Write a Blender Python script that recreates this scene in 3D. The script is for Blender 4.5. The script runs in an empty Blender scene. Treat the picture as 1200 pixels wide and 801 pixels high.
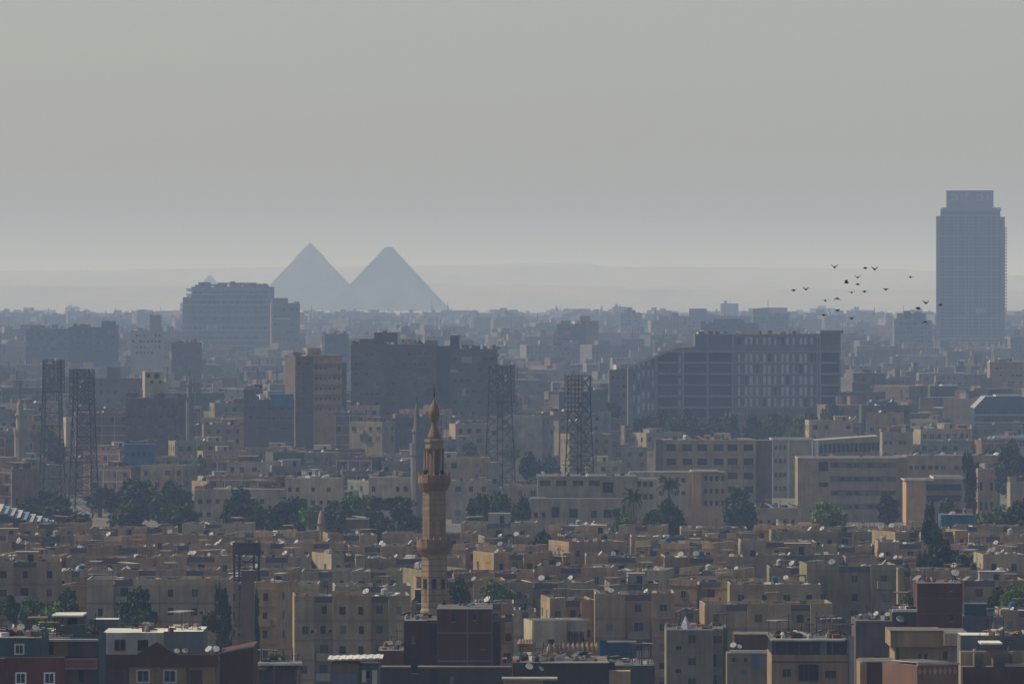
import bpy, math, random
from mathutils import Vector, Matrix
R = math.radians
SC = bpy.context.scene
COL = SC.collection
rnd = random.Random(7)

# ------------------------------------------------------------------ camera, sky, sun, exposure
FPX, CX, EYE, CAMZ = 8255.0, 600.0, 345.0, 60.0      # focal length and eye level in pixels of the 1200 px wide photo
cam_d = bpy.data.cameras.new("camera"); cam = bpy.data.objects.new("camera", cam_d); COL.objects.link(cam)
cam_d.sensor_width = 36; cam_d.lens = FPX / 1200 * 36
cam_d.clip_start = 1; cam_d.clip_end = 90000
cam.location = (0, 0, CAMZ); cam.rotation_euler = (R(90) - math.atan((400.5 - EYE) / FPX), 0, 0)
SC.camera = cam
SUN_EL, SUN_AZ = 49.0, 79.0                          # elevation, degrees to the left of the view direction
w = bpy.data.worlds.new("World"); SC.world = w; w.use_nodes = True
nt = w.node_tree; bg = nt.nodes["Background"]
sky = nt.nodes.new("ShaderNodeTexSky"); sky.sky_type = 'NISHITA'; sky.sun_disc = False
sky.sun_elevation = R(SUN_EL); sky.sun_rotation = R(-SUN_AZ)
sky.air_density = 1.0; sky.dust_density = 1.3; sky.ozone_density = 1.8; sky.altitude = 60
tn = nt.nodes.new("ShaderNodeMix"); tn.data_type = 'RGBA'; tn.blend_type = 'MULTIPLY'; tn.inputs[0].default_value = 1.0; tn.inputs[7].default_value = (1.03, 0.995, 1.0, 1)
nt.links.new(sky.outputs[0], tn.inputs[6]); nt.links.new(tn.outputs[2], bg.inputs[0]); bg.inputs[1].default_value = 0.085
sun_d = bpy.data.lights.new("sun", 'SUN'); sun = bpy.data.objects.new("sun", sun_d); COL.objects.link(sun)
sun_d.energy = 3.3; sun_d.angle = R(0.6); sun_d.color = (1.0, 0.93, 0.70)
to_sun = Vector((-math.sin(R(SUN_AZ)) * math.cos(R(SUN_EL)), math.cos(R(SUN_AZ)) * math.cos(R(SUN_EL)), math.sin(R(SUN_EL))))
sun.rotation_euler = to_sun.to_track_quat('Z', 'Y').to_euler(); sun.location = (-400, 600, 600)
SC.view_settings.view_transform = 'Standard'; SC.view_settings.look = 'None'
SC.view_settings.exposure = 0.16; SC.view_settings.gamma = 1.0; SC.view_settings.use_curve_mapping = False
SC.render.engine = 'CYCLES'
cy = SC.cycles
cy.max_bounces = 4; cy.diffuse_bounces = 2; cy.glossy_bounces = 1; cy.transmission_bounces = 2
cy.volume_bounces = 1; cy.transparent_max_bounces = 6; cy.use_denoising = True
cy.caustics_reflective = False; cy.caustics_refractive = False
HAZE_DENSITY, HAZE_COLOR = 1.2e-4, (0.47, 0.625, 0.95)

# ------------------------------------------------------------------ pixel helpers: a point of the photo at a given distance
def PX(px, D): return (px - CX) / FPX * D
def PZ(py, D): return CAMZ - (py - EYE) / FPX * D
def DIST(py, h): return (CAMZ - h) * FPX / (py - EYE)

# ------------------------------------------------------------------ materials
MATS = {}
def mat(name, col, rough=0.9, var=0.16, scale=0.35, streak=0.12, spec=0.2, objvar=0.10, metallic=0.0, fine=0.06):
    if name in MATS: return MATS[name]
    m = bpy.data.materials.new(name); m.use_nodes = True; MATS[name] = m
    t = m.node_tree; N = t.nodes; L = t.links; b = N["Principled BSDF"]
    b.inputs["Roughness"].default_value = rough; b.inputs["Metallic"].default_value = metallic
    b.inputs["Specular IOR Level"].default_value = spec
    g = N.new("ShaderNodeNewGeometry")
    def noise(sc, detail, vec):
        n = N.new("ShaderNodeTexNoise"); n.inputs["Scale"].default_value = sc; n.inputs["Detail"].default_value = detail
        L.new(vec, n.inputs["Vector"]); return n.outputs["Fac"]
    def rng(f, a, c):
        r = N.new("ShaderNodeMapRange"); r.inputs[1].default_value = 0.3; r.inputs[2].default_value = 0.7
        r.inputs[3].default_value = a; r.inputs[4].default_value = c; L.new(f, r.inputs[0]); return r.outputs[0]
    def mul(a, c):
        x = N.new("ShaderNodeMath"); x.operation = 'MULTIPLY'; L.new(a, x.inputs[0]); L.new(c, x.inputs[1]); return x.outputs[0]
    f = rng(noise(scale, 4, g.outputs["Position"]), 1 - var, 1 + var)
    mp = N.new("ShaderNodeMapping"); mp.inputs["Scale"].default_value = (1.6, 1.6, 0.12); L.new(g.outputs["Position"], mp.inputs[0])
    f = mul(f, rng(noise(1.0, 3, mp.outputs[0]), 1 - streak, 1 + streak * 0.5))
    f = mul(f, rng(noise(5.0, 2, g.outputs["Position"]), 1 - fine, 1 + fine))
    if objvar:
        oi = N.new("ShaderNodeObjectInfo"); r = N.new("ShaderNodeMapRange"); L.new(oi.outputs["Random"], r.inputs[0])
        r.inputs[3].default_value = 1 - objvar; r.inputs[4].default_value = 1 + objvar; f = mul(f, r.outputs[0])
    vm = N.new("ShaderNodeVectorMath"); vm.operation = 'SCALE'; vm.inputs[0].default_value = col[:3]
    L.new(f, vm.inputs["Scale"]); L.new(vm.outputs[0], b.inputs["Base Color"])
    return m
WALLS = {   # paint or plaster: name -> (colour words, base colour, parapet material)
 'tan':    ('tan',           (0.37, 0.265, 0.155)), 'ochre':  ('ochre',         (0.38, 0.245, 0.125)),
 'pink':   ('pinkish tan',   (0.36, 0.235, 0.145)),   'beige':  ('beige',         (0.38, 0.305, 0.20)),
 'peach':  ('peach coloured', (0.43, 0.285, 0.16)),
 'cream':  ('cream',         (0.47, 0.38, 0.26)),   'grey':   ('grey',          (0.22, 0.205, 0.18)),
 'rawbrick': ('unplastered brick', (0.21, 0.115, 0.075)),
 'brown':  ('brown',         (0.19, 0.125, 0.09)),  'brick':  ('dark red brick',(0.12, 0.045, 0.03)),
 'red':    ('dark red',      (0.16, 0.045, 0.04)),  'white':  ('whitish',       (0.52, 0.50, 0.46)),
 'slate':  ('dark grey',     (0.10, 0.10, 0.10)),   'blue':   ('blue',          (0.045, 0.16, 0.25)),
 'olive':  ('drab khaki',    (0.26, 0.215, 0.13)), 'mauve':  ('dull purple brown', (0.135, 0.095, 0.085)),
}
for k, (wd, c) in WALLS.items(): mat('wall_' + k, tuple(q * .9 for q in c), var=.22, streak=.24)
M_ROOF = mat('roof_dust', (0.34, 0.30, 0.25), var=0.3, scale=0.5)
M_ROOFD = mat('roof_dark', (0.13, 0.115, 0.10), var=0.35, scale=0.6)
M_ROOFW = mat('roof_pale', (0.62, 0.58, 0.50), var=0.2)
M_BAND = mat('band_plaster', (0.25, 0.165, 0.12)); M_PARD = mat('parapet_slate', (0.085, 0.09, 0.105))
M_CONC = mat('concrete', (0.30, 0.28, 0.26)); M_CONCD = mat('concrete_dark', (0.14, 0.14, 0.14))
M_GLASS = mat('window_glass', (0.014, 0.018, 0.022), rough=0.25, spec=0.3, var=0.1, streak=0)
M_DARK = mat('dark_opening', (0.018, 0.017, 0.018), var=0.1, streak=0)
M_SHUT = mat('green_shutter', (0.02, 0.07, 0.065)); M_SHUTB = mat('brown_shutter', (0.09, 0.05, 0.035))
M_SHUTG = mat('grey_shutter', (0.13, 0.13, 0.125)); M_FRAME = mat('window_frame', (0.26, 0.22, 0.17)); M_WFRAME = mat('white_frame', (0.62, 0.60, 0.57))
M_DISH = mat('dish_white', (0.40, 0.385, 0.36), rough=0.6); M_DISHG = mat('dish_grey', (0.22, 0.22, 0.22)); M_STEEL = mat('dull_steel', (0.022, 0.022, 0.026), rough=0.7)
M_TANKB = mat('tank_blue', (0.02, 0.09, 0.16)); M_TANKW = mat('tank_white', (0.33, 0.32, 0.30)); M_TANKK = mat('tank_black', (0.03, 0.03, 0.035))
M_J = [mat('junk_wood', (0.16, 0.11, 0.075)), mat('junk_grey', (0.24, 0.23, 0.22)), mat('junk_dark', (0.035, 0.035, 0.04)),
       mat('junk_pale', (0.55, 0.51, 0.44)), mat('junk_brick', (0.22, 0.09, 0.06)), mat('junk_teal', (0.06, 0.10, 0.10))]
M_MIN = mat('minaret_stone', (0.29, 0.205, 0.135), streak=0.15); M_MIND = mat('minaret_carving', (0.21, 0.135, 0.085)); M_MING = mat('minaret_bulb', (0.20, 0.135, 0.075))
M_BARK = mat('bark', (0.10, 0.075, 0.055)); M_PYR = mat('pyramid_limestone', (0.34, 0.28, 0.20), scale=0.02, var=0.2, objvar=0)
M_OFF = mat('office_concrete', (0.15, 0.155, 0.16), var=0.1); M_OFFG = mat('office_glass', (0.02, 0.03, 0.045), rough=0.2, var=0.1, streak=0)
M_AWN = mat('awning', (0.42, 0.40, 0.36)); M_RUST = mat('rusty_mast_paint', (0.018, 0.014, 0.014))
M_HAZE_PANE = mat('pale_haze_pane', (0.40, 0.42, 0.44), var=0.12, streak=0.1)  # pale colour stands for haze seen through the office's open frame
M_HEAD = mat('lamp_housing', (0.03, 0.03, 0.035), rough=0.5)

def leafmat(name, c1, c2):
    m = bpy.data.materials.new(name); m.use_nodes = True; t = m.node_tree; N = t.nodes; L = t.links; b = N["Principled BSDF"]
    b.inputs["Roughness"].default_value = 0.65; b.inputs["Specular IOR Level"].default_value = 0.15
    g = N.new("ShaderNodeNewGeometry"); oi = N.new("ShaderNodeObjectInfo")
    n = N.new("ShaderNodeTexNoise"); n.inputs["Scale"].default_value = 0.45; n.inputs["Detail"].default_value = 3; L.new(g.outputs["Position"], n.inputs["Vector"])
    a = N.new("ShaderNodeMath"); a.operation = 'ADD'; L.new(n.outputs["Fac"], a.inputs[0])
    rr = N.new("ShaderNodeMapRange"); L.new(oi.outputs["Random"], rr.inputs[0]); rr.inputs[3].default_value = -0.25; rr.inputs[4].default_value = 0.25; L.new(rr.outputs[0], a.inputs[1])
    mx = N.new("ShaderNodeMix"); mx.data_type = 'RGBA'; mx.inputs[6].default_value = (*c1, 1); mx.inputs[7].default_value = (*c2, 1)
    r2 = N.new("ShaderNodeMapRange"); L.new(a.outputs[0], r2.inputs[0]); r2.inputs[1].default_value = 0.3; r2.inputs[2].default_value = 0.75
    L.new(r2.outputs[0], mx.inputs[0]); L.new(mx.outputs[2], b.inputs["Base Color"])
    return m
M_LEAF = leafmat('leaf_dark', (0.012, 0.026, 0.012), (0.034, 0.062, 0.020)); M_LEAFL = leafmat('leaf_light', (0.045, 0.10, 0.022), (0.13, 0.19, 0.045))
M_LEAFP = leafmat('leaf_palm', (0.03, 0.055, 0.025), (0.06, 0.085, 0.035))

def city_mat():                                       # many far houses: own colour per house, windows in metres by UV
    m = bpy.data.materials.new('far_house_plaster'); m.use_nodes = True; t = m.node_tree; N = t.nodes; L = t.links; b = N["Principled BSDF"]
    b.inputs["Roughness"].default_value = 0.9; b.inputs["Specular IOR Level"].default_value = 0.2
    at = N.new("ShaderNodeAttribute"); at.attribute_name = "tint"
    uv = N.new("ShaderNodeUVMap"); sp = N.new("ShaderNodeSeparateXYZ"); L.new(uv.outputs[0], sp.inputs[0])
    def band(o, per, lo, hi):
        d = N.new("ShaderNodeMath"); d.operation = 'DIVIDE'; L.new(o, d.inputs[0]); d.inputs[1].default_value = per
        f = N.new("ShaderNodeMath"); f.operation = 'FRACT'; L.new(d.outputs[0], f.inputs[0])
        a = N.new("ShaderNodeMath"); a.operation = 'GREATER_THAN'; L.new(f.outputs[0], a.inputs[0]); a.inputs[1].default_value = lo
        c = N.new("ShaderNodeMath"); c.operation = 'LESS_THAN'; L.new(f.outputs[0], c.inputs[0]); c.inputs[1].default_value = hi
        k = N.new("ShaderNodeMath"); k.operation = 'MULTIPLY'; L.new(a.outputs[0], k.inputs[0]); L.new(c.outputs[0], k.inputs[1]); return k.outputs[0]
    k = N.new("ShaderNodeMath"); k.operation = 'MULTIPLY'
    L.new(band(sp.outputs[0], 2.6, 0.3, 0.68), k.inputs[0]); L.new(band(sp.outputs[1], 3.1, 0.32, 0.78), k.inputs[1])
    wn = N.new("ShaderNodeTexWhiteNoise"); wn.noise_dimensions = '2D'
    fl = N.new("ShaderNodeVectorMath"); fl.operation = 'DIVIDE'; L.new(uv.outputs[0], fl.inputs[0]); fl.inputs[1].default_value = (2.6, 3.1, 1)
    f2 = N.new("ShaderNodeVectorMath"); f2.operation = 'FLOOR'; L.new(fl.outputs[0], f2.inputs[0]); L.new(f2.outputs[0], wn.inputs["Vector"])
    gt = N.new("ShaderNodeMath"); gt.operation = 'GREATER_THAN'; L.new(wn.outputs["Value"], gt.inputs[0]); gt.inputs[1].default_value = 0.28
    k2 = N.new("ShaderNodeMath"); k2.operation = 'MULTIPLY'; L.new(k.outputs[0], k2.inputs[0]); L.new(gt.outputs[0], k2.inputs[1])
    g = N.new("ShaderNodeNewGeometry"); n = N.new("ShaderNodeTexNoise"); n.inputs["Scale"].default_value = 0.12; n.inputs["Detail"].default_value = 4; L.new(g.outputs["Position"], n.inputs["Vector"])
    r = N.new("ShaderNodeMapRange"); L.new(n.outputs["Fac"], r.inputs[0]); r.inputs[1].default_value = 0.3; r.inputs[2].default_value = 0.7; r.inputs[3].default_value = 0.75; r.inputs[4].default_value = 1.2
    vm = N.new("ShaderNodeVectorMath"); vm.operation = 'SCALE'; L.new(at.outputs["Color"], vm.inputs[0]); L.new(r.outputs[0], vm.inputs["Scale"])
    mx = N.new("ShaderNodeMix"); mx.data_type = 'RGBA'; L.new(k2.outputs[0], mx.inputs[0]); L.new(vm.outputs[0], mx.inputs[6]); mx.inputs[7].default_value = (0.075, 0.07, 0.068, 1)
    L.new(mx.outputs[2], b.inputs["Base Color"])
    return m
M_CITY = city_mat()

# ------------------------------------------------------------------ mesh builder and object helpers
class MB:
    def __init__(s): s.v = []; s.f = []; s.m = []; s.ms = []; s.uv = []; s.col = []
    def mi(s, m):
        if m not in s.ms: s.ms.append(m)
        return s.ms.index(m)
    def face(s, pts, m):
        n = len(s.v); s.v += [tuple(p) for p in pts]; s.f.append(tuple(range(n, n + len(pts)))); s.m.append(s.mi(m))
    def box(s, x0, x1, y0, y1, z0, z1, m, top=None, M=None, bottom=False):
        P = [(x0, y0, z0), (x1, y0, z0), (x1, y1, z0), (x0, y1, z0), (x0, y0, z1), (x1, y0, z1), (x1, y1, z1), (x0, y1, z1)]
        if M is not None: P = [tuple(M @ Vector(p)) for p in P]
        n = len(s.v); s.v += P; k = s.mi(m); kt = s.mi(top) if top else k
        for q in ((0, 1, 5, 4), (1, 2, 6, 5), (2, 3, 7, 6), (3, 0, 4, 7)): s.f.append(tuple(n + i for i in q)); s.m.append(k)
        s.f.append((n + 4, n + 5, n + 6, n + 7)); s.m.append(kt)
        s.f.append((n + 3, n + 2, n + 1, n)); s.m.append(k)
    def cyl(s, cx, cy, z0, z1, r0, r1, n, m, cap=True, rot=0.0):
        b = len(s.v); k = s.mi(m)
        for z, r in ((z0, r0), (z1, r1)):
            for i in range(n):
                a = rot + 2 * math.pi * i / n; s.v.append((cx + r * math.cos(a), cy + r * math.sin(a), z))
        for i in range(n): j = (i + 1) % n; s.f.append((b + i, b + j, b + n + j, b + n + i)); s.m.append(k)
        if cap: s.f.append(tuple(range(b + n, b + 2 * n))); s.m.append(k); s.f.append(tuple(reversed(range(b, b + n)))); s.m.append(k)
    def lathe(s, prof, n, m, rot=0.0, cx=0, cy=0):
        b = len(s.v); k = s.mi(m)
        for r, z in prof:
            for i in range(n):
                a = rot + 2 * math.pi * i / n; s.v.append((cx + r * math.cos(a), cy + r * math.sin(a), z))
        for q in range(len(prof) - 1):
            for i in range(n): j = (i + 1) % n; s.f.append((b + q * n + i, b + q * n + j, b + (q + 1) * n + j, b + (q + 1) * n + i)); s.m.append(k)
        s.f.append(tuple(range(b + (len(prof) - 1) * n, b + len(prof) * n))); s.m.append(k)
        s.f.append(tuple(reversed(range(b, b + n)))); s.m.append(k)
    def bar(s, p, q, t, m):
        p = Vector(p); q = Vector(q); d = (q - p)
        if d.length < 1e-6: return
        qt = d.to_track_quat('Z', 'Y').to_matrix().to_4x4()
        s.box(-t / 2, t / 2, -t / 2, t / 2, 0, d.length, m, M=Matrix.Translation(p) @ qt)
    def mesh(s, name, smooth=False):
        me = bpy.data.meshes.new(name); me.from_pydata(s.v, [], s.f); me.polygons.foreach_set('material_index', s.m)
        for m in s.ms: me.materials.append(m)
        if smooth: me.polygons.foreach_set('use_smooth', [True] * len(s.f))
        me.update(); return me
    def obj(s, name, parent=None, loc=None, smooth=False, **kw):
        return put(s.mesh(name, smooth), name, parent, loc, **kw)
def put(me, name, parent=None, loc=None, rz=0.0, **kw):
    o = bpy.data.objects.new(name, me); COL.objects.link(o)
    if parent is not None: o.parent = parent
    if loc is not None: o.location = loc
    if rz: o.rotation_euler = (0, 0, rz)
    for k, x in kw.items(): o[k] = x
    return o
THINGS = []                                          # every top-level thing: dict(root, auto label feature text, pixel anchor)
def root(name, category, loc, rz=0.0, label=None, group=None, feat=None, noun=None, h=10.0):
    o = bpy.data.objects.new(name, None); COL.objects.link(o); o.location = loc; o.rotation_euler = (0, 0, rz); o.empty_display_size = 1
    o['category'] = category
    if label: o['label'] = label
    if group: o['group'] = group
    THINGS.append(dict(o=o, feat=feat, noun=noun, h=h)); return o
FOOT = []                                            # occupied circles (x, y, r)
def free(x, y, r): return all((x - a) ** 2 + (y - b) ** 2 > (r + c) ** 2 for a, b, c in FOOT)

# ------------------------------------------------------------------ the ground and the far hills
def ground():
    m = mat('dusty_ground', (0.13, 0.11, 0.088), scale=0.02, var=0.3, objvar=0)
    b = MB(); S = 42000
    xs = [-S, -6000, -1500, 1500, 6000, S]; ys = [-2000, 600, 2500, 6000, 12000, 24000, 2 * S - 22000]
    for i in range(len(xs) - 1):
        for j in range(len(ys) - 1): b.face([(xs[i], ys[j], 0), (xs[i + 1], ys[j], 0), (xs[i + 1], ys[j + 1], 0), (xs[i], ys[j + 1], 0)], m)
    b.obj('ground', kind='structure')
def hills():
    m = mat('desert_rock', (0.30, 0.25, 0.19), scale=0.004, var=0.2, objvar=0)
    def ridge(D, depth, prof, name):
        b = MB(); n = len(prof); rows = [(0, 0.0), (0.04, 0.55), (0.1, 0.93), (0.25, 1.0), (1, 0.97)]
        V = []
        r2 = random.Random(D)
        for t, hf in rows:
            for i, (px, py) in enumerate(prof):
                y = D + t * depth; X = PX(px, D); h = PZ(py, D) * hf
                V.append((X, y + r2.uniform(-14, 14) * (0.2 + t), max(0, h + (r2.uniform(-1, 1) if 0 < t < 1 else 0))))
        k = b.mi(m); b.v = V
        for j in range(len(rows) - 1):
            for i in range(n - 1): b.f.append((j * n + i, j * n + i + 1, (j + 1) * n + i + 1, (j + 1) * n + i)); b.m.append(k)
        b.obj(name, kind='structure')
    def interp(pts, step=14):
        out = []; r3 = random.Random(3)
        for x in range(-3000, 4300, step):
            for (a, ya), (c, yc) in zip(pts, pts[1:]):
                if a <= x <= c: out.append((x, ya + (yc - ya) * (x - a) / (c - a) + r3.uniform(-0.35, 0.35))); break
        return out
    ridge(23000, 4000, interp([(-3000, 318), (-200, 317), (60, 315.5), (330, 311.5), (420, 310), (560, 309), (600, 307), (690, 306.5), (712, 310.5), (900, 312), (1060, 313.5), (1150, 318), (1250, 323), (4300, 330)]), 'hills')
    ridge(17500, 2500, interp([(-3000, 336), (0, 334), (300, 333), (480, 331), (620, 334), (800, 337), (1000, 338), (1200, 341), (4300, 344)]), 'hills')
ground(); hills()

def pyramid(name, px, py, D, half, zbase, yaw, label, cap):
    zt = PZ(py, D); o = root(name, 'pyramid', (PX(px, D), D, 0), R(yaw), label, 'the great pyramids on the horizon')
    b = MB(); n = 60; H = zt - zbase                  # stepped courses
    rr = random.Random(int(px))
    for i in range(n):
        a = half * (1 - i / n); z0 = zbase + H * i / n; z1 = zbase + H * (i + 1) / n
        if cap and i > n * 0.78: a *= 1.07
        if not cap and i > n - 4: continue
        a *= 1 + rr.uniform(-0.012, 0.012)
        b.box(-a, a, -a, a, z0, z1, M_PYR)
    b.obj('stone_courses', o)
    if cap: b = MB(); b.lathe([(half * .03, zt - 3), (half * .012, zt)], 5, M_PYR); b.obj('tip', o)
    b = MB(); b.lathe([(half * 2.6, 0.3), (half * 2.1, zbase * 0.6), (half * 1.5, zbase)], 24, M_PYR); b.obj('rock_base', o)
pyramid('pyramid', 363.5, 284.5, 13600, 113, 30, -3, 'left pyramid with a sharp smooth-cased tip, fading in haze on the horizon', True)
pyramid('pyramid', 455.5, 285.5, 13100, 109, 30, -3, 'right pyramid with a slightly blunt tip, fading in haze on the horizon', False)
pyramid('pyramid', 246.0, 321.0, 14600, 58, 30, 0, 'tiny faint pyramid tip showing above the big grey slab block', False)

# ------------------------------------------------------------------ windows and roof furniture (shared meshes)
WC = {}
DS = 0.8
def win_mesh(w_, h_, style):
    key = (round(w_, 1), round(h_, 1), style)
    if key in WC: return WC[key]
    w_, h_ = key[0], key[1]; b = MB()
    pane = {'glass': M_GLASS, 'dark': M_DARK, 'green': M_SHUT, 'brown': M_SHUTB, 'grey': M_SHUTG, 'white': M_GLASS, 'half': M_GLASS, 'haze_pane': M_HAZE_PANE, 'office': M_OFFG}[style]
    fr = {'white': M_WFRAME, 'office': M_OFF, 'haze_pane': M_OFF}.get(style, M_FRAME); t = 0.16 if style == 'white' else 0.07
    b.box(-w_ / 2, w_ / 2, -0.03, 0.05, 0, h_, pane)
    if style in ('glass', 'white', 'half', 'green'):
        b.box(-w_ / 2 - t, -w_ / 2, -0.09, 0.05, -t, h_ + t, fr); b.box(w_ / 2, w_ / 2 + t, -0.09, 0.05, -t, h_ + t, fr)
        b.box(-w_ / 2, w_ / 2, -0.09, 0.05, h_, h_ + t, fr); b.box(-w_ / 2, w_ / 2, -0.16, 0.05, -t, 0, fr)
        b.box(-0.03, 0.03, -0.06, -0.03, 0, h_, fr)
    else:
        b.box(-w_ / 2 - 0.05, w_ / 2 + 0.05, -0.14, 0.05, -0.08, 0, fr)
    if style == 'half': b.box(0.03, w_ / 2, -0.07, -0.03, 0, h_, M_SHUT)
    WC[key] = b.mesh('window'); return WC[key]
def window(par, x, y, z, w_, h_, style, rz=0.0):
    return put(win_mesh(w_, h_, style), 'window', par, (x, y, z), rz)
def dish_mesh(g):
    k = ('dish', g)
    if k in WC: return WC[k]
    b = MB(); m = M_DISHG if g else M_DISH
    prof = [(0.001, 0.0), (0.2, 0.03), (0.4, 0.1), (0.5, 0.16)]
    b.lathe(prof, 14, m); back = [(r + 0.02, z - 0.04) for r, z in prof]; b.lathe(list(reversed(back)), 14, m)
    Mt = Matrix.Translation((0, 0, 1.1)) @ Matrix.Rotation(R(50), 4, 'X')
    b.v = [tuple(Mt @ Vector(p)) for p in b.v]
    b.bar((0, 0, 0), (0, 0.05, 1.08), 0.08, M_STEEL); b.bar((0, 0, 1.0), (0, -0.55, 1.5), 0.035, M_STEEL)
    b.bar((-0.35, 0.2, 0), (0, 0.02, 0.8), 0.05, M_STEEL); b.bar((0.35, 0.2, 0), (0, 0.02, 0.8), 0.05, M_STEEL)
    WC[k] = b.mesh('satellite_dish'); return WC[k]
def tank_mesh(i):
    k = ('tank', i)
    if k in WC: return WC[k]
    b = MB(); m = (M_TANKW, M_TANKB, M_TANKK)[i]
    for x in (-0.45, 0.45):
        for y in (-0.45, 0.45): b.bar((x, y, 0), (x, y, 0.9), 0.09, M_STEEL)
    b.box(-0.6, 0.6, -0.6, 0.6, 0.9, 0.98, M_STEEL)
    b.lathe([(0.62, 0.98), (0.65, 1.2), (0.63, 1.6), (0.65, 2.0), (0.6, 2.2), (0.3, 2.4), (0.18, 2.5)], 14, m)
    WC[k] = b.mesh('water_tank'); return WC[k]
def ac_mesh():
    if 'ac' in WC: return WC['ac']
    b = MB(); b.box(-0.42, 0.42, -0.42, -0.06, 0, 0.62, M_DISH); b.cyl(-0.08, 0, 0, 0, 0, 0, 3, M_DARK, cap=False)
    b.box(-0.34, 0.18, -0.44, -0.42, 0.08, 0.54, M_DARK); b.box(-0.38, -0.32, -0.42, 0, -0.1, -0.001, M_STEEL); b.box(0.32, 0.38, -0.42, 0, -0.1, -0.001, M_STEEL)
    WC['ac'] = b.mesh('air_conditioner'); return WC['ac']
def balcony_mesh(w_, m):
    k = ('balc', round(w_, 1), m.name)
    if k in WC: return WC[k]
    b = MB(); b.box(-w_ / 2, w_ / 2, -1.15, 0, -0.15, 0, M_CONC); b.box(-w_ / 2, w_ / 2, -1.15, -1.03, 0.002, 0.95, m)
    b.box(-w_ / 2, -w_ / 2 + 0.12, -1.03, 0, 0.002, 0.95, m); b.box(w_ / 2 - 0.12, w_ / 2, -1.03, 0, 0.002, 0.95, m)
    WC[k] = b.mesh('balcony'); return WC[k]
def hut(par, x, y, z, w_, d_, h_, m, door=True):
    b = MB(); b.box(-w_ / 2, w_ / 2, -d_ / 2, d_ / 2, 0, h_, m, top=M_ROOF); b.box(-w_ / 2 - 0.1, w_ / 2 + 0.1, -d_ / 2 - 0.1, d_ / 2 + 0.1, h_ + 0.002, h_ + 0.12, m, top=M_ROOF)
    o = b.obj('stair_hut', par, (x, y, z))
    if door:
        b = MB(); b.box(-0.45, 0.45, -0.05, 0.02, 0, min(2.0, h_ - 0.3), M_DARK); b.obj('door', o, (w_ * 0.15, -d_ / 2, 0))
    return o
def junk(par, x0, x1, y0, y1, z, n, seed, big=1.0):
    r = random.Random(seed); b = MB()
    for i in range(n):
        x = r.uniform(x0, x1); y = r.uniform(y0, y1); m = r.choice(M_J + [M_J[2], M_J[1], M_J[0]]); t = r.random()
        M = Matrix.Translation((x, y, z)) @ Matrix.Rotation(r.uniform(0, 3.14), 4, 'Z')
        if t < 0.45: a = r.uniform(.2, 1.0) * big; c = r.uniform(.2, .7) * big; b.box(-a, a, -c, c, 0, r.uniform(.25, 1.0) * big, m, M=M)
        elif t < 0.7: a = r.uniform(.7, 1.8) * big; M = M @ Matrix.Rotation(r.uniform(-.5, .5), 4, 'Y'); b.box(-a, a, -.4, .4, 0.35, 0.45, m, M=M)
        elif t < 0.95:                                # a pole or a low heap
            h = r.uniform(.8, 2.6); b.lathe([(.7 * big, z), (.5 * big, z + .35), (.2 * big, z + .6)], 6, m, cx=x, cy=y) if r.random() < .5 else b.bar((x, y, z), (x + r.uniform(-.3, .3), y, z + h), 0.07, M_STEEL)
            if r.random() < .4: b.bar((x - .5, y, z + h - .3), (x + .5, y, z + h - .3), 0.05, M_STEEL)
        else:
            a = r.uniform(.8, 1.7) * big; h = r.uniform(1.3, 2.2)
            for sx in (-a, a):
                for sy in (-.8, .8): p = M @ Vector((sx, sy, 0)); b.bar(p, p + Vector((0, 0, h)), 0.08, M_J[0])
            b.box(-a - .2, a + .2, -1, 1, h, h + 0.1, r.choice([M_J[0], M_J[2], M_J[0], M_J[1], M_J[2]]), M=M @ Matrix.Rotation(r.uniform(-.06, .06), 4, 'Y'))
    b.obj('rooftop_junk', par, kind='stuff')

NW = {1: 'single', 2: 'two', 3: 'three', 4: 'four', 5: 'five', 6: 'six', 7: 'seven', 8: 'eight', 9: 'nine', 10: 'ten'}
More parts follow.
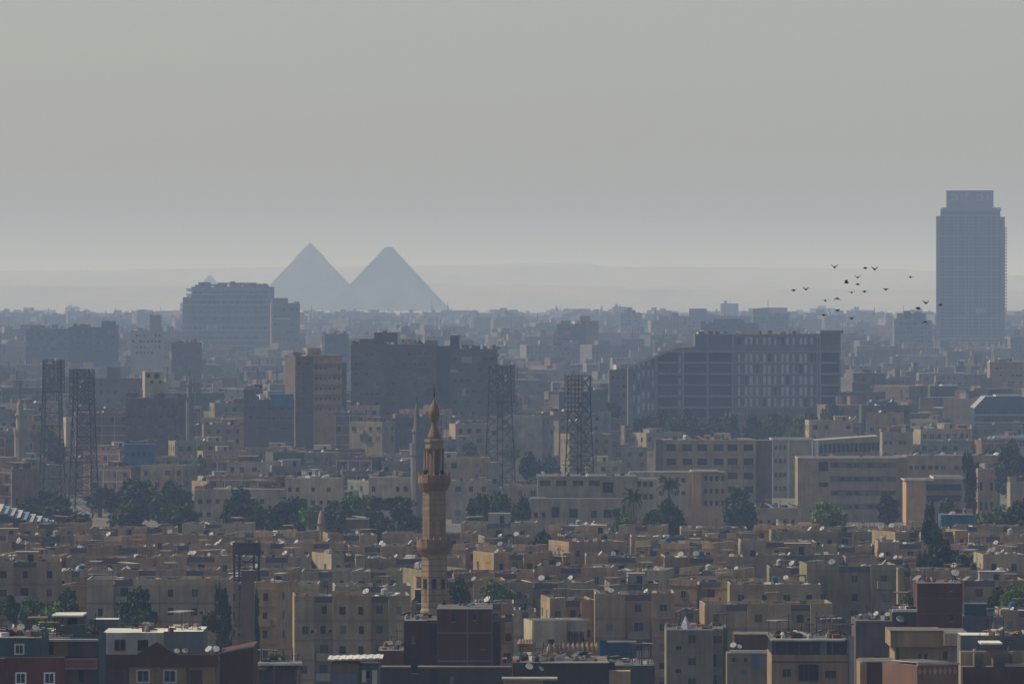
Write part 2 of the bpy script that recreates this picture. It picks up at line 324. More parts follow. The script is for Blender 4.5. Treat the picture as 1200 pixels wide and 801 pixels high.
# ------------------------------------------------------------------ one flat-roofed block: walls, parapet, roof, windows, balconies, huts, dishes
def block(X, Y, W, H, dep=12.0, yaw=0.0, wall='tan', segs=None, fl=2.9, win=1.0, wstyles=None, top=None, name='apartment_block', cat='apartment block',
          label=None, group=None, see=None, hutn=1, dishes=2, tanks=1, junkn=14, seed=0, side=True, bands=True, parap=0.8, balc=0.25, wspace=3.1, acs=0.2, occupy=True, roofm=None, wh=1.25, ww=1.0, noun='block'):
    r = random.Random(seed * 7919 + int(X * 13) + int(Y * 3)); wm = MATS['wall_' + wall]
    dishes = int(dishes); fw = [WALLS[wall][0]]
    o = root(name, cat, (X, Y, 0), R(yaw), label, group, noun=noun, h=H)
    if occupy: FOOT.append((X, Y, max(W, dep) * 0.42))
    if segs is None: segs = [(0, 1, 0, 0, 0)]
    wb = MB(); pb = MB(); rb = MB(); wins = 0
    nf = max(1, int((H - 0.3) / fl)); see = see if see is not None else min(nf, 8)
    hx = W / 2; hy = dep / 2
    for i, (a, c, proud, dz, kind) in enumerate(segs):
        xa = -hx + a * W; xb = -hx + c * W; yf = -hy - proud; zt = H + dz
        wb.box(xa, xb, yf, hy, 0, zt, wm, top=roofm or M_ROOF)
        pm = M_PARD if kind == 1 else wm; ph = parap * (1.0 if kind != 1 else 1.15); t = 0.22; cap = M_ROOF if r.random() < .6 else wm
        pb.box(xa, xb, yf - (0.04 if kind == 1 else 0.0), yf + t, zt, zt + ph, pm, top=cap); pb.box(xa, xb, hy - t, hy, zt, zt + ph, wm, top=cap)
        if i == 0: pb.box(xa, xa + t, yf + t, hy - t, zt, zt + ph, wm, top=cap)
        if i == len(segs) - 1: pb.box(xb - t, xb, yf + t, hy - t, zt, zt + ph, wm, top=cap)
        if bands:
            for k in range(max(0, nf - see), nf):
                zf = H - fl * (nf - k)
                if zf > 0.5: wb.box(xa + 0.01, xb - 0.01, yf - 0.05, yf, zf - 0.18, zf + 0.18, M_BAND if wall in ('tan', 'pink', 'ochre', 'beige', 'peach') else wm)
            wb.box(xa + 0.005, xb - 0.005, yf - 0.08, yf, H + dz - 0.25, H + dz - 0.02, wm)
        if wall in ('rawbrick', 'brown', 'mauve'):      # concrete frame with brick infill
            for k in range(nf + 1):
                if H - fl * k > 1: wb.box(xa + .02, xb - .02, yf - .06, yf, H - fl * k - .35, H - fl * k - .05, M_CONC)
            nc = max(1, round((xb - xa) / 4.2))
            for k in range(nc + 1): x_ = xa + .2 + (xb - xa - .4) * k / nc; wb.box(x_ - .17, x_ + .17, yf - .075, yf - .061, 0, H, M_CONC)
            if r.random() < .6:
                for k in range(nc + 1): x_ = xa + .2 + (xb - xa - .4) * k / nc; pb.box(x_ - .14, x_ + .14, yf + .3, yf + .55, H + dz, H + dz + r.uniform(.9, 2.4), M_CONC)
        # windows of this bay
        nwin = max(1, int((xb - xa) / wspace)) if (xb - xa) > 1.7 else 0
        offs = [(q + 0.5) / nwin for q in range(nwin)]
        sty = wstyles or ['glass', 'dark', 'dark', 'glass', 'green', 'grey', 'half']
        cols = [r.choice([0.9, 1.0, 1.1, 1.3]) * ww for _ in offs]
        for k in range(nf - see, nf):
            zf = H - fl * (nf - k) + 0.95
            if zf < 0.6: continue
            for q, of in enumerate(offs):
                if r.random() > win: continue
                x = xa + (xb - xa) * of + (r.uniform(-.35, .35) if name == 'house' else r.uniform(-.12, .12)); zf += r.uniform(-.06, .06)
                if kind == 1 and r.random() < balc + 0.3 and (xb - xa) > 2.6:
                    put(balcony_mesh(min(3.2, xb - xa - 0.3), wm if r.random() < .6 else M_CONC), 'balcony', o, (x, yf, zf - 0.9))
                    window(o, x, yf, zf - 0.75, 1.5 * ww, 2.0, r.choice(['dark', 'glass', 'brown'])); wins += 1; continue
                window(o, x, yf, zf, cols[q], wh, r.choice(sty)); wins += 1
                if r.random() < acs: put(ac_mesh(), 'air_conditioner', o, (x + cols[q] / 2 + 0.75, yf, zf + 0.1))
                if kind != 1 and r.random() < balc * 0.3: put(balcony_mesh(2.2, wm), 'balcony', o, (x, yf, zf - 0.75))
    if side and win > 0:
        for s in (-1, 1):
            if s * R(yaw) > -0.03 and abs(yaw) > 3 and (s < 0) == (yaw > 0): pass
            if abs(yaw) > 3 and (s < 0) != (yaw > 0): continue
            if abs(yaw) <= 3: continue
            nwin = max(1, int(dep / (wspace * 1.35)))
            for k in range(nf - see, nf):
                zf = H - fl * (nf - k) + 0.95
                if zf < 0.6: continue
                for q in range(nwin):
                    if r.random() < 0.7: window(o, s * hx, -hy + dep * (q + 0.5) / nwin, zf, 1.0 * ww, wh, r.choice(['dark', 'glass', 'green']), rz=s * math.pi / 2)
    wb.obj('wall', o); pb.obj('parapet', o)
    zr = H + max(sg[3] for sg in segs) * 0
    for k in range(hutn):
        hw = min(W * 0.35, r.uniform(3, 5.5)); hh = r.uniform(1.7, 2.5)
        hut(o, r.uniform(-hx + hw / 2 + .4, hx - hw / 2 - .4), r.uniform(-hy * 0.2, hy - 2.2), H + 0.001, hw, 3.6, hh, r.choice([wm, wm, M_CONC, MATS['wall_brick']]))
    for k in range(dishes):
        put(dish_mesh(r.random() < .3), 'satellite_dish', o, (r.uniform(-hx + 1, hx - 1), r.uniform(-hy + .8, hy * 0.8), H), rz=R(r.gauss(-35, 28)) - R(yaw)).scale = (r.uniform(.6, 1.1),) * 3
    for k in range(tanks):
        put(tank_mesh(r.choice([0, 1, 2, 2])), 'water_tank', o, (r.uniform(-hx + 1, hx - 1), r.uniform(-hy + 1, hy - 1), H), rz=r.uniform(0, 3)).scale = (.85, .85, r.uniform(.6, .8))
    if junkn: junk(o, -hx + 1, hx - 1, -hy + 0.8, hy - 0.8, H, junkn, seed + int(X) * 31 + 5)
    THINGS[-1]['feat'] = dict(col=fw[0], dishes=dishes, hut=hutn, tanks=tanks, nf=nf, w=W)
    return o
def pblock(x0, x1, yt, D=None, h=None, **kw):         # the same, from the photo's pixels
    if D is None: D = DIST(yt, h)
    H = PZ(yt, D) - kw.get('parap', 0.8); dep = kw.get('dep', 12.0); yaw = R(kw.get('yaw', 0))
    Wt = (x1 - x0) / FPX * D; W = max(3.0, (Wt - dep * abs(math.sin(yaw))) / math.cos(yaw)) if abs(yaw) > 0.01 else Wt
    return block(PX((x0 + x1) / 2, D), D + dep / 2, W, H, **kw)

# ------------------------------------------------------------------ trees, palms, birds
def crown_mesh(name, seed, shape, m, n=3400, leaf=0.40):
    r = random.Random(seed); b = MB(); k = b.mi(m); blobs = []
    for i in range(26 if shape != 'column' else 22):
        if shape == 'column': z = r.uniform(.12, .93); a = r.uniform(0, 6.28); q = r.uniform(0, .3); blobs.append((q * math.cos(a) * .6, q * math.sin(a) * .6, z, r.uniform(.14, .24) * (1.25 - z * 0.6)))
        else:
            d = Vector((r.gauss(0, 1), r.gauss(0, 1), r.gauss(0, 1))).normalized() * r.uniform(.5, 1.0)
            z = .54 + d.z * .33
            if shape == 'flat': z = r.uniform(.76, .86)
            blobs.append((d.x * .38, d.y * .38, z, r.uniform(.10, .2)))
    for i in range(n):
        cx, cyy, cz, br = blobs[i % len(blobs)]
        d = Vector((r.gauss(0, 1), r.gauss(0, 1), r.gauss(0, 1))).normalized() * br * (r.random() ** 0.4) * r.uniform(.85, 1.15)
        c = Vector(((cx + d.x) * 8, (cyy + d.y) * 8, (cz + d.z * (0.8 if shape != 'flat' else 0.3)) * 8)); s = leaf * r.uniform(.6, 1.3)
        u = Vector((r.gauss(0, 1), r.gauss(0, 1), r.gauss(0, .6))).normalized(); v = u.cross(Vector((r.gauss(0, 1), r.gauss(0, 1), r.gauss(0, 1)))).normalized()
        b.v += [tuple(c - u * s), tuple(c + v * s * .6), tuple(c + u * s), tuple(c - v * s * .6)]; q = len(b.v) - 4; b.f.append((q, q + 1, q + 2, q + 3)); b.m.append(k)
    return b.mesh(name)
CR = {'round': [crown_mesh('crown', 1, 'round', M_LEAF), crown_mesh('crown', 2, 'round', M_LEAF), crown_mesh('crown', 3, 'round', M_LEAF)],
      'light': [crown_mesh('crown', 4, 'round', M_LEAFL), crown_mesh('crown', 5, 'round', M_LEAFL)],
      'column': [crown_mesh('crown', 6, 'column', M_LEAF, 2600)], 'flat': [crown_mesh('crown', 7, 'flat', M_LEAF, 1800)]}
def trunk_mesh():
    b = MB(); b.cyl(0, 0, 0, 3.4, 0.32, 0.2, 7, M_BARK)
    r = random.Random(5)
    for i in range(7): a = i * 0.9; b.bar((0, 0, 2.4 + i * .25), (2.2 * math.cos(a), 2.2 * math.sin(a), 4.6 + r.uniform(-.5, 1)), 0.14, M_BARK)
    return b.mesh('trunk')
TR = trunk_mesh()
TW = {'round': 'dark green leafy tree', 'light': 'light green bushy tree', 'column': 'tall narrow dark tree', 'flat': 'flat topped dark tree', 'palm': 'feathery palm tree'}
def tree(px, yt, wpx, D, kind='round', label=None):
    h = PZ(yt, D); wm_ = wpx / FPX * D; X = PX(px, D)
    o = root('tree' if kind != 'column' else 'cypress_tree', 'tree', (X, D, 0), rnd.uniform(0, 6.28), label, 'trees among the city blocks', feat=TW[kind], noun='tree', h=h)
    me = rnd.choice(CR[kind]); base = 0.0 if h < 9 else 0.0
    c = put(me, 'crown', o); s = wm_ / 6.6; q_ = min(h / 7.4, s * 1.45) if kind != 'column' else h / 7.4; c.scale = (s, s, q_); c.location = (0, 0, h - 7.4 * q_)
    t = put(TR, 'trunk', o); t.scale = (s * .8, s * .8, h / 8.0)
    FOOT.append((X, D, wm_ * 0.35)); return o
def palm_frond():
    b = MB(); n = 9; pts = [(0.42 * i, 0, 0.9 * math.sin(i / n * 2.3) - 0.09 * i * i / 4) for i in range(n)]
    for i in range(n - 1):
        (x0, _, z0), (x1, _, z1) = pts[i], pts[i + 1]
        for s in (-1, 1):
            for q in (0, .5):
                x = x0 + (x1 - x0) * q; z = z0 + (z1 - z0) * q; L_ = 0.75 * (1 - i / n * .6)
                b.face([(x, 0, z), (x + .22, 0, z), (x + .45, s * L_, z - .45), (x + .3, s * L_, z - .5)], M_LEAFP)
        b.bar((x0, 0, z0), (x1, 0, z1), .05, M_BARK)
    return b
PF = palm_frond()
def palm_crown():
    b = MB(); r = random.Random(9)
    for i in range(26):
        M = Matrix.Rotation(i * 2.4, 4, 'Z') @ Matrix.Rotation(R(r.uniform(-55, 40)), 4, 'Y') @ Matrix.Scale(r.uniform(.85, 1.1), 4)
        n = len(b.v); b.v += [tuple(M @ Vector(p)) for p in PF.v]
        for f, mm in zip(PF.f, PF.m): b.f.append(tuple(n + q for q in f)); b.m.append(b.mi(PF.ms[mm]))
    return b.mesh('frond_crown')
PC = palm_crown()
def palm(px, yt, wpx, D):
    h = PZ(yt, D); X = PX(px, D); o = root('palm_tree', 'palm tree', (X, D, 0), rnd.uniform(0, 6), None, 'trees among the city blocks', feat=TW['palm'], noun='palm tree', h=h)
    s = wpx / FPX * D / 7.0; b = MB(); b.cyl(0, 0, 0, h - 2.4 * s, 0.34, 0.2, 8, M_BARK); b.obj('trunk', o)
    c = put(PC, 'frond_crown', o, (0, 0, h - 2.4 * s)); c.scale = (s, s, s * 1.3); FOOT.append((X, D, 3))

def bird_mesh(pose):
    b = MB(); m = mat('pigeon_feathers', (0.02, 0.017, 0.016), objvar=0.3)
    b.lathe([(0.012, -.30), (0.05, -.24), (0.12, -.1), (0.135, .03), (0.08, .15), (0.045, .2), (0.05, .25), (0.03, .29), (0.006, .34)], 8, m)
    b.v = [(x, z, y) for x, y, z in b.v]
    dih = {0: .7, 1: .08, 2: -.5, 3: .3}[pose]
    for s in (-1, 1):
        p = [(s * .06, .12, .02), (s * .3, .2, .02 + .26 * dih), (s * .52, -.06, .02 + .5 * dih), (s * .34, -.1, .02 + .3 * dih), (s * .06, -.14, .01)]
        q = [(x, y, z - .02) for x, y, z in p]; b.face(p, m); b.face(list(reversed(q)), m)
        for i in range(5): j = (i + 1) % 5; b.face([p[i], q[i], q[j], p[j]], m)
    b.face([(-.03, -.28, .015), (.03, -.28, .015), (.12, -.5, .02), (-.12, -.5, .02)], m); b.face([(-.12, -.5, 0), (.12, -.5, 0), (.03, -.28, -.005), (-.03, -.28, -.005)], m)
    return b.mesh('bird')
BM = [bird_mesh(i) for i in range(4)]
BIRDS = [(978, 313, 0), (1014, 314, 1), (1025, 315.5, 0), (1005, 325, 0), (992, 331, 0), (1005, 333, 1), (1067, 324.5, 1), (930, 340, 1), (944.5, 339, 0), (998, 342.5, 3),
         (1013, 341.5, 1), (1038, 339, 3), (967, 352, 1), (981, 349.5, 2), (981.5, 363.5, 3), (965, 369, 1), (998, 373, 3), (1085, 355, 0), (1076, 361, 3), (1102, 357, 1), (1084, 377, 2)]
ORD = ['', 'nearest', 'second nearest', 'third nearest', 'fourth nearest', 'fifth nearest', 'sixth nearest', 'seventh nearest', 'eighth nearest', 'ninth nearest', 'tenth nearest', 'eleventh nearest', 'twelfth nearest', 'thirteenth nearest', 'fourteenth nearest', 'fifteenth nearest', 'sixteenth nearest', 'seventeenth nearest', 'eighteenth nearest', 'nineteenth nearest', 'twentieth nearest']
POS = ['leftmost', 'second', 'third', 'fourth', 'fifth', 'sixth', 'seventh', 'eighth', 'ninth', 'tenth', 'eleventh', 'twelfth', 'thirteenth', 'fourteenth', 'fifteenth', 'sixteenth', 'seventeenth', 'eighteenth', 'nineteenth', 'twentieth', 'rightmost']
PW = ['with wings raised high', 'gliding with level wings', 'with wings beating down', 'with wings half raised']
for i, (px, py, ps) in enumerate(sorted(BIRDS)):
    D = rnd.uniform(600, 680); o = put(BM[ps], 'bird', None, (PX(px, D), D, PZ(py, D)), rz=rnd.uniform(0, 6.28), category='bird', group='birds flying right of centre',
        label='small dark bird %s, %s %sin the flock' % (PW[ps], POS[i], 'from the left ' if 0 < i < 20 else '')); o.scale = (.72, .72, .72)

# ------------------------------------------------------------------ minarets
def minaret():
    D = 905.0; s = D / FPX; X = PX(508.5, D); cyy = D + 2
    o = root('minaret', 'minaret', (X, cyy, 0), R(22.5), 'tall brown stone minaret with two balconies and a bulb finial, centre foreground', h=48)
    Z = lambda py: PZ(py, D)
    n = 8; k = 1 / math.cos(math.pi / 8)
    b = MB(); b.lathe([(17.5 * s, 0), (17.5 * s, Z(716)), (16.2 * s, Z(713)), (16.0 * s, Z(652)), (17.4 * s, Z(650)), (17.4 * s, Z(647)), (16.4 * s, Z(646))], n, M_MIN); b.obj('lower_shaft', o)
    for i in range(8):                                # niches of the lower shaft
        a = 2 * math.pi * (i + .5) / 8
        if math.sin(a + R(22.5)) > 0.45: continue
        b = MB(); w_ = 4.0 * s
        b.box(-w_ / 2, w_ / 2, 0, 0.06, 0, 2.0, M_MIND); b.cyl(0, 0, 0, 0, 0, 0, 3, M_MIND, cap=False)
        b.face([(-w_ / 2, 0.0599, 2.0), (-w_ / 2, 0, 2.0), (0, 0, 2.45), (0, 0.0599, 2.45)], M_MIND); b.face([(w_ / 2, 0, 2.0), (-w_ / 2, 0, 2.0), (0, 0, 2.45)], M_MIND)
        rr = 16.1 * s * math.cos(math.pi / 8) + 0.05
        put(b.mesh('niche'), 'niche', o, (rr * math.cos(a), rr * math.sin(a), Z(705)), rz=a + math.pi / 2)
        b = MB(); b.box(-0.28, 0.28, -0.03, 0.06, 0, 1.3, M_DARK); put(b.mesh('window'), 'window', o, (rr * math.cos(a), rr * math.sin(a), Z(690)), rz=a + math.pi / 2)
    def balcony(yb, yt, rb, rt, name):
        b = MB(); zb = Z(yb); zt = Z(yt); m = 5
        prof = [(rb * s, zb)]
        for i in range(m): t = (i + 1) / m; q = rb + (rt - rb) * t; prof += [(q * s, zb + (zt - zb) * (i + .3) / m), (q * s, zb + (zt - zb) * (i + 1) / m)]
        b.lathe(prof, 16, M_MIND); o2 = b.obj(name, o); return zt
    zt = balcony(650, 642.5, 16.6, 20.5, 'corbel'); zt2_ = Z(566)
    b = MB(); b.lathe([(20.5 * s, zt + .01), (20.9 * s, zt + .06), (20.5 * s, zt + 1.15)], 16, M_MIND); b.obj('balcony', o)
    kb = MB(); kb.cyl(0, 0, 0, .38, .15, .05, 6, M_MIN); kb = kb.mesh('railing_knob')
    for q, zz in ((20.3, zt + 1.15), (18.6, zt2_ + 1.0)):
        for i in range(16): a = 2 * math.pi * i / 16; put(kb, 'railing_knob', o, (q * s * math.cos(a), q * s * math.sin(a), zz))
    b = MB(); b.lathe([(14.6 * s, zt - .3), (14.6 * s, Z(600)), (14.9 * s, Z(599)), (14.9 * s, Z(596)), (14.6 * s, Z(595)), (14.6 * s, Z(575)), (15.3 * s, Z(574)), (15.5 * s, Z(572))], n, M_MIN); b.obj('middle_shaft', o)
    for i in range(8):
        a = 2 * math.pi * (i + .5) / 8
        if math.sin(a + R(22.5)) > 0.45: continue
        b = MB(); b.box(-.22, .22, 0, .05, 0, 1.9, M_MIND); rr = 14.7 * s * math.cos(math.pi / 8) + .02
        put(b.mesh('niche'), 'niche', o, (rr * math.cos(a), rr * math.sin(a), Z(628)), rz=a + math.pi / 2)
    for y in list(range(598, 574, -6)) + list(range(628, 600, -6)): b = MB(); b.lathe([(14.75 * s, Z(y)), (14.75 * s, Z(y - 1.2))], n, M_MIND); b.obj('stone_band', o)
    for y in list(range(712, 655, -7)): b = MB(); b.lathe([(16.25 * s, Z(y)), (16.25 * s, Z(y - 1.4))], n, M_MIND); b.obj('stone_band', o)
    zt2 = balcony(575, 566, 15.0, 18.8, 'corbel')
    b = MB(); b.lathe([(18.8 * s, zt2 + .01), (19.2 * s, zt2 + .05), (18.8 * s, zt2 + 1.0)], 16, M_MIND); b.obj('balcony', o)
    b = MB(); b.lathe([(7.2 * s, zt2 + .1), (7.2 * s, Z(527))], n, M_MIND); b.obj('lantern_core', o)
    for i in range(8):
        a = 2 * math.pi * (i + .5) / 8; b = MB(); b.cyl(0, 0, zt2 + .1, Z(528), .17, .15, 7, M_MIN); b.cyl(0, 0, Z(528), Z(526), .17, .3, 7, M_MIN)
        put(b.mesh('column'), 'column', o, (10.6 * s * math.cos(a), 10.6 * s * math.sin(a), 0))
    b = MB(); b.lathe([(10.5 * s, Z(526)), (11.2 * s, Z(525)), (11.2 * s, Z(519)), (12.4 * s, Z(518)), (12.4 * s, Z(515)), (9 * s, Z(514.6))], n, M_MIN); b.obj('cornice', o)
    b = MB(); b.lathe([(8.6 * s, Z(515)), (7.5 * s, Z(511)), (5.6 * s, Z(506)), (3.8 * s, Z(501)), (3.0 * s, Z(498)), (2.9 * s, Z(495)), (3.4 * s, Z(494)), (4.8 * s, Z(491)), (6.0 * s, Z(487)), (6.4 * s, Z(484)), (6.1 * s, Z(481)), (4.9 * s, Z(477)), (3.1 * s, Z(473.5)), (1.6 * s, Z(471)), (.7 * s, Z(468))], 16, M_MING); b.obj('bulb_finial', o, smooth=True)
    b = MB(); b.lathe([(.7 * s, Z(469)), (.55 * s, Z(466)), (1.0 * s, Z(465)), (.7 * s, Z(463)), (1.1 * s, Z(461)), (.6 * s, Z(459)), (.45 * s, Z(450))], 8, M_STEEL); b.obj('spire', o)
    for xx in (-9.5, 9.5):
        b = MB(); b.cyl(0, 0, -.25, .2, .12, .32, 10, M_DARK); b.v = [(x, -z, y) for x, y, z in b.v]
        a = R(-22.5); px_, py_ = xx * s, -12.4 * s
        put(b.mesh('loudspeaker'), 'loudspeaker', o, (px_ * math.cos(a) - py_ * math.sin(a), px_ * math.sin(a) + py_ * math.cos(a), Z(553)), rz=a)
    FOOT.append((X, cyy, 8))
minaret()
def small_minaret(px, D, prof, m, label, name='minaret'):   # prof: (half width px, y px)
    s = D / FPX; o = root(name, 'minaret', (PX(px, D), D, 0), 0.2, label, h=PZ(prof[-1][1], D))
    cur = []
    names = ['shaft', 'lantern', 'cap', 'spire']
    k = 0
    for hw, y in prof:
        if hw is None:
            b = MB(); b.lathe(cur, 10, m if k < 3 else M_STEEL); b.obj(names[k], o); k += 1; cur = []
        else: cur.append((max(hw * s, .05), max(0, PZ(y, D))))
    b = MB(); b.lathe(cur, 10, m if k < 3 else M_STEEL); b.obj(names[min(k, 3)], o)
    FOOT.append((PX(px, D), D, 5))
N_ = (None, 0)
m_grey = mat('minaret_grey', (0.15, 0.145, 0.14)); m_pale = mat('minaret_pale', (0.24, 0.19, 0.145))
small_minaret(488.5, 1700, [(7.5, 610), (7.5, 535), (8.6, 533), (8.8, 519), N_, (5.0, 519), (5.0, 507), (6.2, 506), (6, 503), N_, (4.3, 503), (3.4, 492), (2.2, 478), (1, 472), N_, (.5, 472), (.4, 464)], m_grey, 'grey pointed minaret standing just behind and left of the tall brown minaret')
small_minaret(23.5, 2150, [(7, 600), (7, 512), (8.5, 505), (8.5, 502), N_, (4.6, 502), (4.6, 488), (6.4, 487), (6.2, 485), N_, (4.6, 485), (3.6, 474), (1.6, 468), N_, (.7, 468), (.5, 449)], m_pale, 'slim pale minaret with a dark spire at the far left beside the floodlight masts')
small_minaret(222, 2250, [(5, 600), (4.6, 470), (6, 466), (6, 464), N_, (3.3, 464), (3.2, 452), (4.2, 451), (4, 449), N_, (2.6, 449), (1.2, 441), N_, (.5, 441), (.3, 433)], m_grey, 'slender grey minaret right of the pale hut with round holes')
small_minaret(376.5, 1440, [(6.5, 660), (6.2, 634), (7.5, 632), N_, (5.0, 632), (5.0, 615), (6.2, 614), N_, (4.6, 613), (3.2, 604), (1.2, 598), N_, (.5, 598), (.3, 593)], M_MIN, 'short stubby brown minaret among estate roofs left of the tall brown minaret')
for px, yt in ((506, 352), (524.5, 353), (652, 357), (705, 357)):
    small_minaret(px, 9300, [(1.6, 385), (1.5, 362), N_, (1.2, 362), (1.1, 359), N_, (.9, 359), (.2, yt + 2), N_, (.2, yt + 2), (.15, yt)], m_grey,
        {506: 'faint tiny minaret on the hazy skyline, just right of the right pyramid', 524.5: 'second faint tiny minaret on the hazy skyline right of the right pyramid', 652: 'faint needle minaret on the hazy skyline above the dark box tower', 705: 'faint needle minaret on the hazy skyline, right of the dark box tower'}[px])

# ------------------------------------------------------------------ floodlight masts
def mast(xl, xr, yt, ybank, D, rows, cols, yaw, label, ring=None):
    s = D / FPX; px = (xl + xr) / 2; H = PZ(yt, D); zb = PZ(ybank, D); hw = (xr - xl) / 2 * s; o = root('floodlight_mast', 'floodlight mast', (PX(px, D), D, 0), R(yaw), label, 'lattice floodlight masts of the sports ground', h=H)
    b = MB(); m = M_RUST; r0 = hw * 1.05; r1 = hw * 0.70; lv = 11
    def c(i, k): t = k / lv; q = r0 + (r1 - r0) * min(1, t * 1.2); sx, sy = ((-1, -1), (1, -1), (1, 1), (-1, 1))[i % 4]; return (sx * q, sy * q, H * t)
    for k in range(lv):
        for i in range(4):
            b.bar(c(i, k), c(i, k + 1), .3, m); b.bar(c(i, k), c(i + 1, k + 1), .12, m); b.bar(c(i + 1, k), c(i, k + 1), .12, m); b.bar(c(i, k + 1), c(i + 1, k + 1), .13, m)
    b.obj('lattice_tower', o)
    f = MB(); yf = -r1 - .45
    for i in range(cols + 1): x = -hw + 2 * hw * i / cols; f.bar((x, yf, zb), (x, yf, H + .4), .12, M_STEEL)
    for k in range(rows + 1): z = zb + (H - zb) * k / rows; f.bar((-hw, yf, z), (hw, yf, z), .09, M_STEEL)
    for i in (-1, 1): f.bar((i * hw, yf, H), (i * r1, -r1, H), .15, M_STEEL); f.bar((i * hw, yf, zb), (i * r1, -r1, zb - 1), .15, M_STEEL)
    f.obj('lamp_frame', o)
    hd = MB(); hd.cyl(0, 0, 0, .55, .52, .3, 10, M_HEAD); hd.cyl(0, 0, -.04, 0, .40, .40, 10, mat('lamp_lens', (0.12, 0.12, 0.13), rough=.3)); hd.v = [(x, z, y) for x, y, z in hd.v]; me = hd.mesh('floodlight')
    for k in range(rows):
        for i in range(cols):
            if rnd.random() < .06: continue
            put(me, 'floodlight', o, (-hw + 2 * hw * (i + .5) / cols, yf - .15, zb + (H - zb) * (k + .5) / rows))
    b = MB(); z = zb - 1.2; q = r1 + 1.3
    b.box(-q, q, -q, q, z, z + .12, M_STEEL)
    for i in range(4):
        a = [(-q, -q), (q, -q), (q, q), (-q, q)]; p, t = a[i], a[(i + 1) % 4]; b.bar((*p, z + 1.1), (*t, z + 1.1), .08, M_STEEL); b.bar((*p, z), (*p, z + 1.1), .1, M_STEEL)
    b.obj('catwalk', o)
    if ring:
        b = MB(); z = PZ(ring, D); b.box(-r0 * 1.05, r0 * 1.05, -r0 * 1.05, r0 * 1.05, z, z + .2, m)
        for i in range(4):
            a = [(-1, -1), (1, -1), (1, 1), (-1, 1)]; p, t = a[i], a[(i + 1) % 4]; q = r0 * 1.05; b.bar((p[0] * q, p[1] * q, z + 1.2), (t[0] * q, t[1] * q, z + 1.2), .12, m)
        b.obj('platform', o)
    FOOT.append((PX(px, D), D, hw))
mast(48, 74, 422, 459, 2010, 8, 5, 14, 'leftmost lattice floodlight mast, slightly taller, at the left edge')
mast(84, 112, 433, 472, 1900, 8, 6, -12, 'second lattice floodlight mast from the left, in front of its taller twin', ring=541)
mast(573, 599, 428, 470, 2030, 8, 5, 35, 'lattice floodlight mast in front of the broad dark hospital-like block, right of the minaret')
mast(666, 692, 440, 482, 1850, 8, 5, -38, 'rightmost lattice floodlight mast, rising over the beige two-tier school', ring=545)

# ------------------------------------------------------------------ big buildings, built from the photo's pixels
class Big:
    def __init__(s, name, cat, px, D, label, dep=20, yaw=0, group=None, ytop=400):
        s.D = D; s.s = D / FPX; s.px = px; s.dep = dep
        s.o = root(name, cat, (PX(px, D), D, 0), R(yaw), label, group, h=PZ(ytop, D)); s.cnt = {}
        FOOT.append((PX(px, D), D + dep / 2, 12))
    def x(s, p): return (p - s.px) * s.s
    def z(s, y): return PZ(y, s.D)
    def vol(s, name, x0, x1, yt, yb, m, y0=0.0, y1=None, top=None, par=None):
        b = MB(); b.box(s.x(x0), s.x(x1), y0, s.dep if y1 is None else y1, 0 if yb is None else s.z(yb), s.z(yt), m, top=top or M_ROOFD); return b.obj(name, par or s.o)
    def win(s, x, y, w_, h_, st, off=0.0):             # centre x, sill y, px sizes
        return window(s.o, s.x(x), off, s.z(y), w_ * s.s, h_ * s.s, st)
    def grid(s, x0, x1, nx, y0, y1, ny, w_, h_, sts, p=1.0, off=0.0):
        for j in range(ny):
            for i in range(nx):
                if rnd.random() > p: continue
                s.win(x0 + (x1 - x0) * (i + .5) / nx, y0 + (y1 - y0) * (j + .5) / ny + h_ / 2, w_, h_, rnd.choice(sts), off)
    def strip(s, name, x0, x1, yt, yb, m, y0=-0.08):
        b = MB(); b.box(s.x(x0), s.x(x1), y0, 0.03, s.z(yb), s.z(yt), m); return b.obj(name, s.o)
    def junk(s, x0, x1, y, n, seed, big=1.3): junk(s.o, s.x(x0), s.x(x1), 1.5, s.dep - 1.5, s.z(y), n, seed, big)
    def foot(s, x0, x1):
        n = int((x1 - x0) * s.s / 16) + 1
        for i in range(n): FOOT.append((PX(x0 + (x1 - x0) * (i + .5) / n, s.D), s.D + s.dep / 2, max(9, s.dep * .45)))

# tall riverside tower on the right
T = Big('tower_block', 'skyscraper', 1137, 5500, 'very tall slab skyscraper with a rectangular crown at the right edge', 34, -4, ytop=223); T.foot(1097, 1178)
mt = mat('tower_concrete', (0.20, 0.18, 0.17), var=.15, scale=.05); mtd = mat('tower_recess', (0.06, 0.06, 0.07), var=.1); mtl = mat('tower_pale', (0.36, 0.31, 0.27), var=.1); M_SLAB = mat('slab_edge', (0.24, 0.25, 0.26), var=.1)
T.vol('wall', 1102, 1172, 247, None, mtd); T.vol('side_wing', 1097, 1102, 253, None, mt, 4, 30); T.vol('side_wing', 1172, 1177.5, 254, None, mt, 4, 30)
T.vol('crown', 1109, 1164, 224, 247, mt, 4, 28); T.vol('shoulder', 1104, 1109, 243, 247, mt, 3, 30); T.vol('shoulder', 1164, 1171, 243, 247, mt, 3, 30)
b = MB()
for x0, x1, y0, y1 in ((1112, 1121, 227, 229), (1120, 1122, 229, 234), (1114, 1120, 233, 235), (1126, 1128, 226, 236), (1131, 1133, 228, 236), (1131, 1137, 226, 228), (1144, 1152, 227, 229), (1150, 1152, 229, 234), (1144, 1151, 233, 235), (1156, 1158, 227, 236)): b.box(T.x(x0), T.x(x1), 3.7, 4.0, T.z(y1), T.z(y0), mtl)
b.obj('crown_relief', T.o); b = MB(); b.box(T.x(1108.4), T.x(1164.6), 3.4, 28.5, T.z(224) + .01, T.z(223), mt); b.obj('crown_rim', T.o)
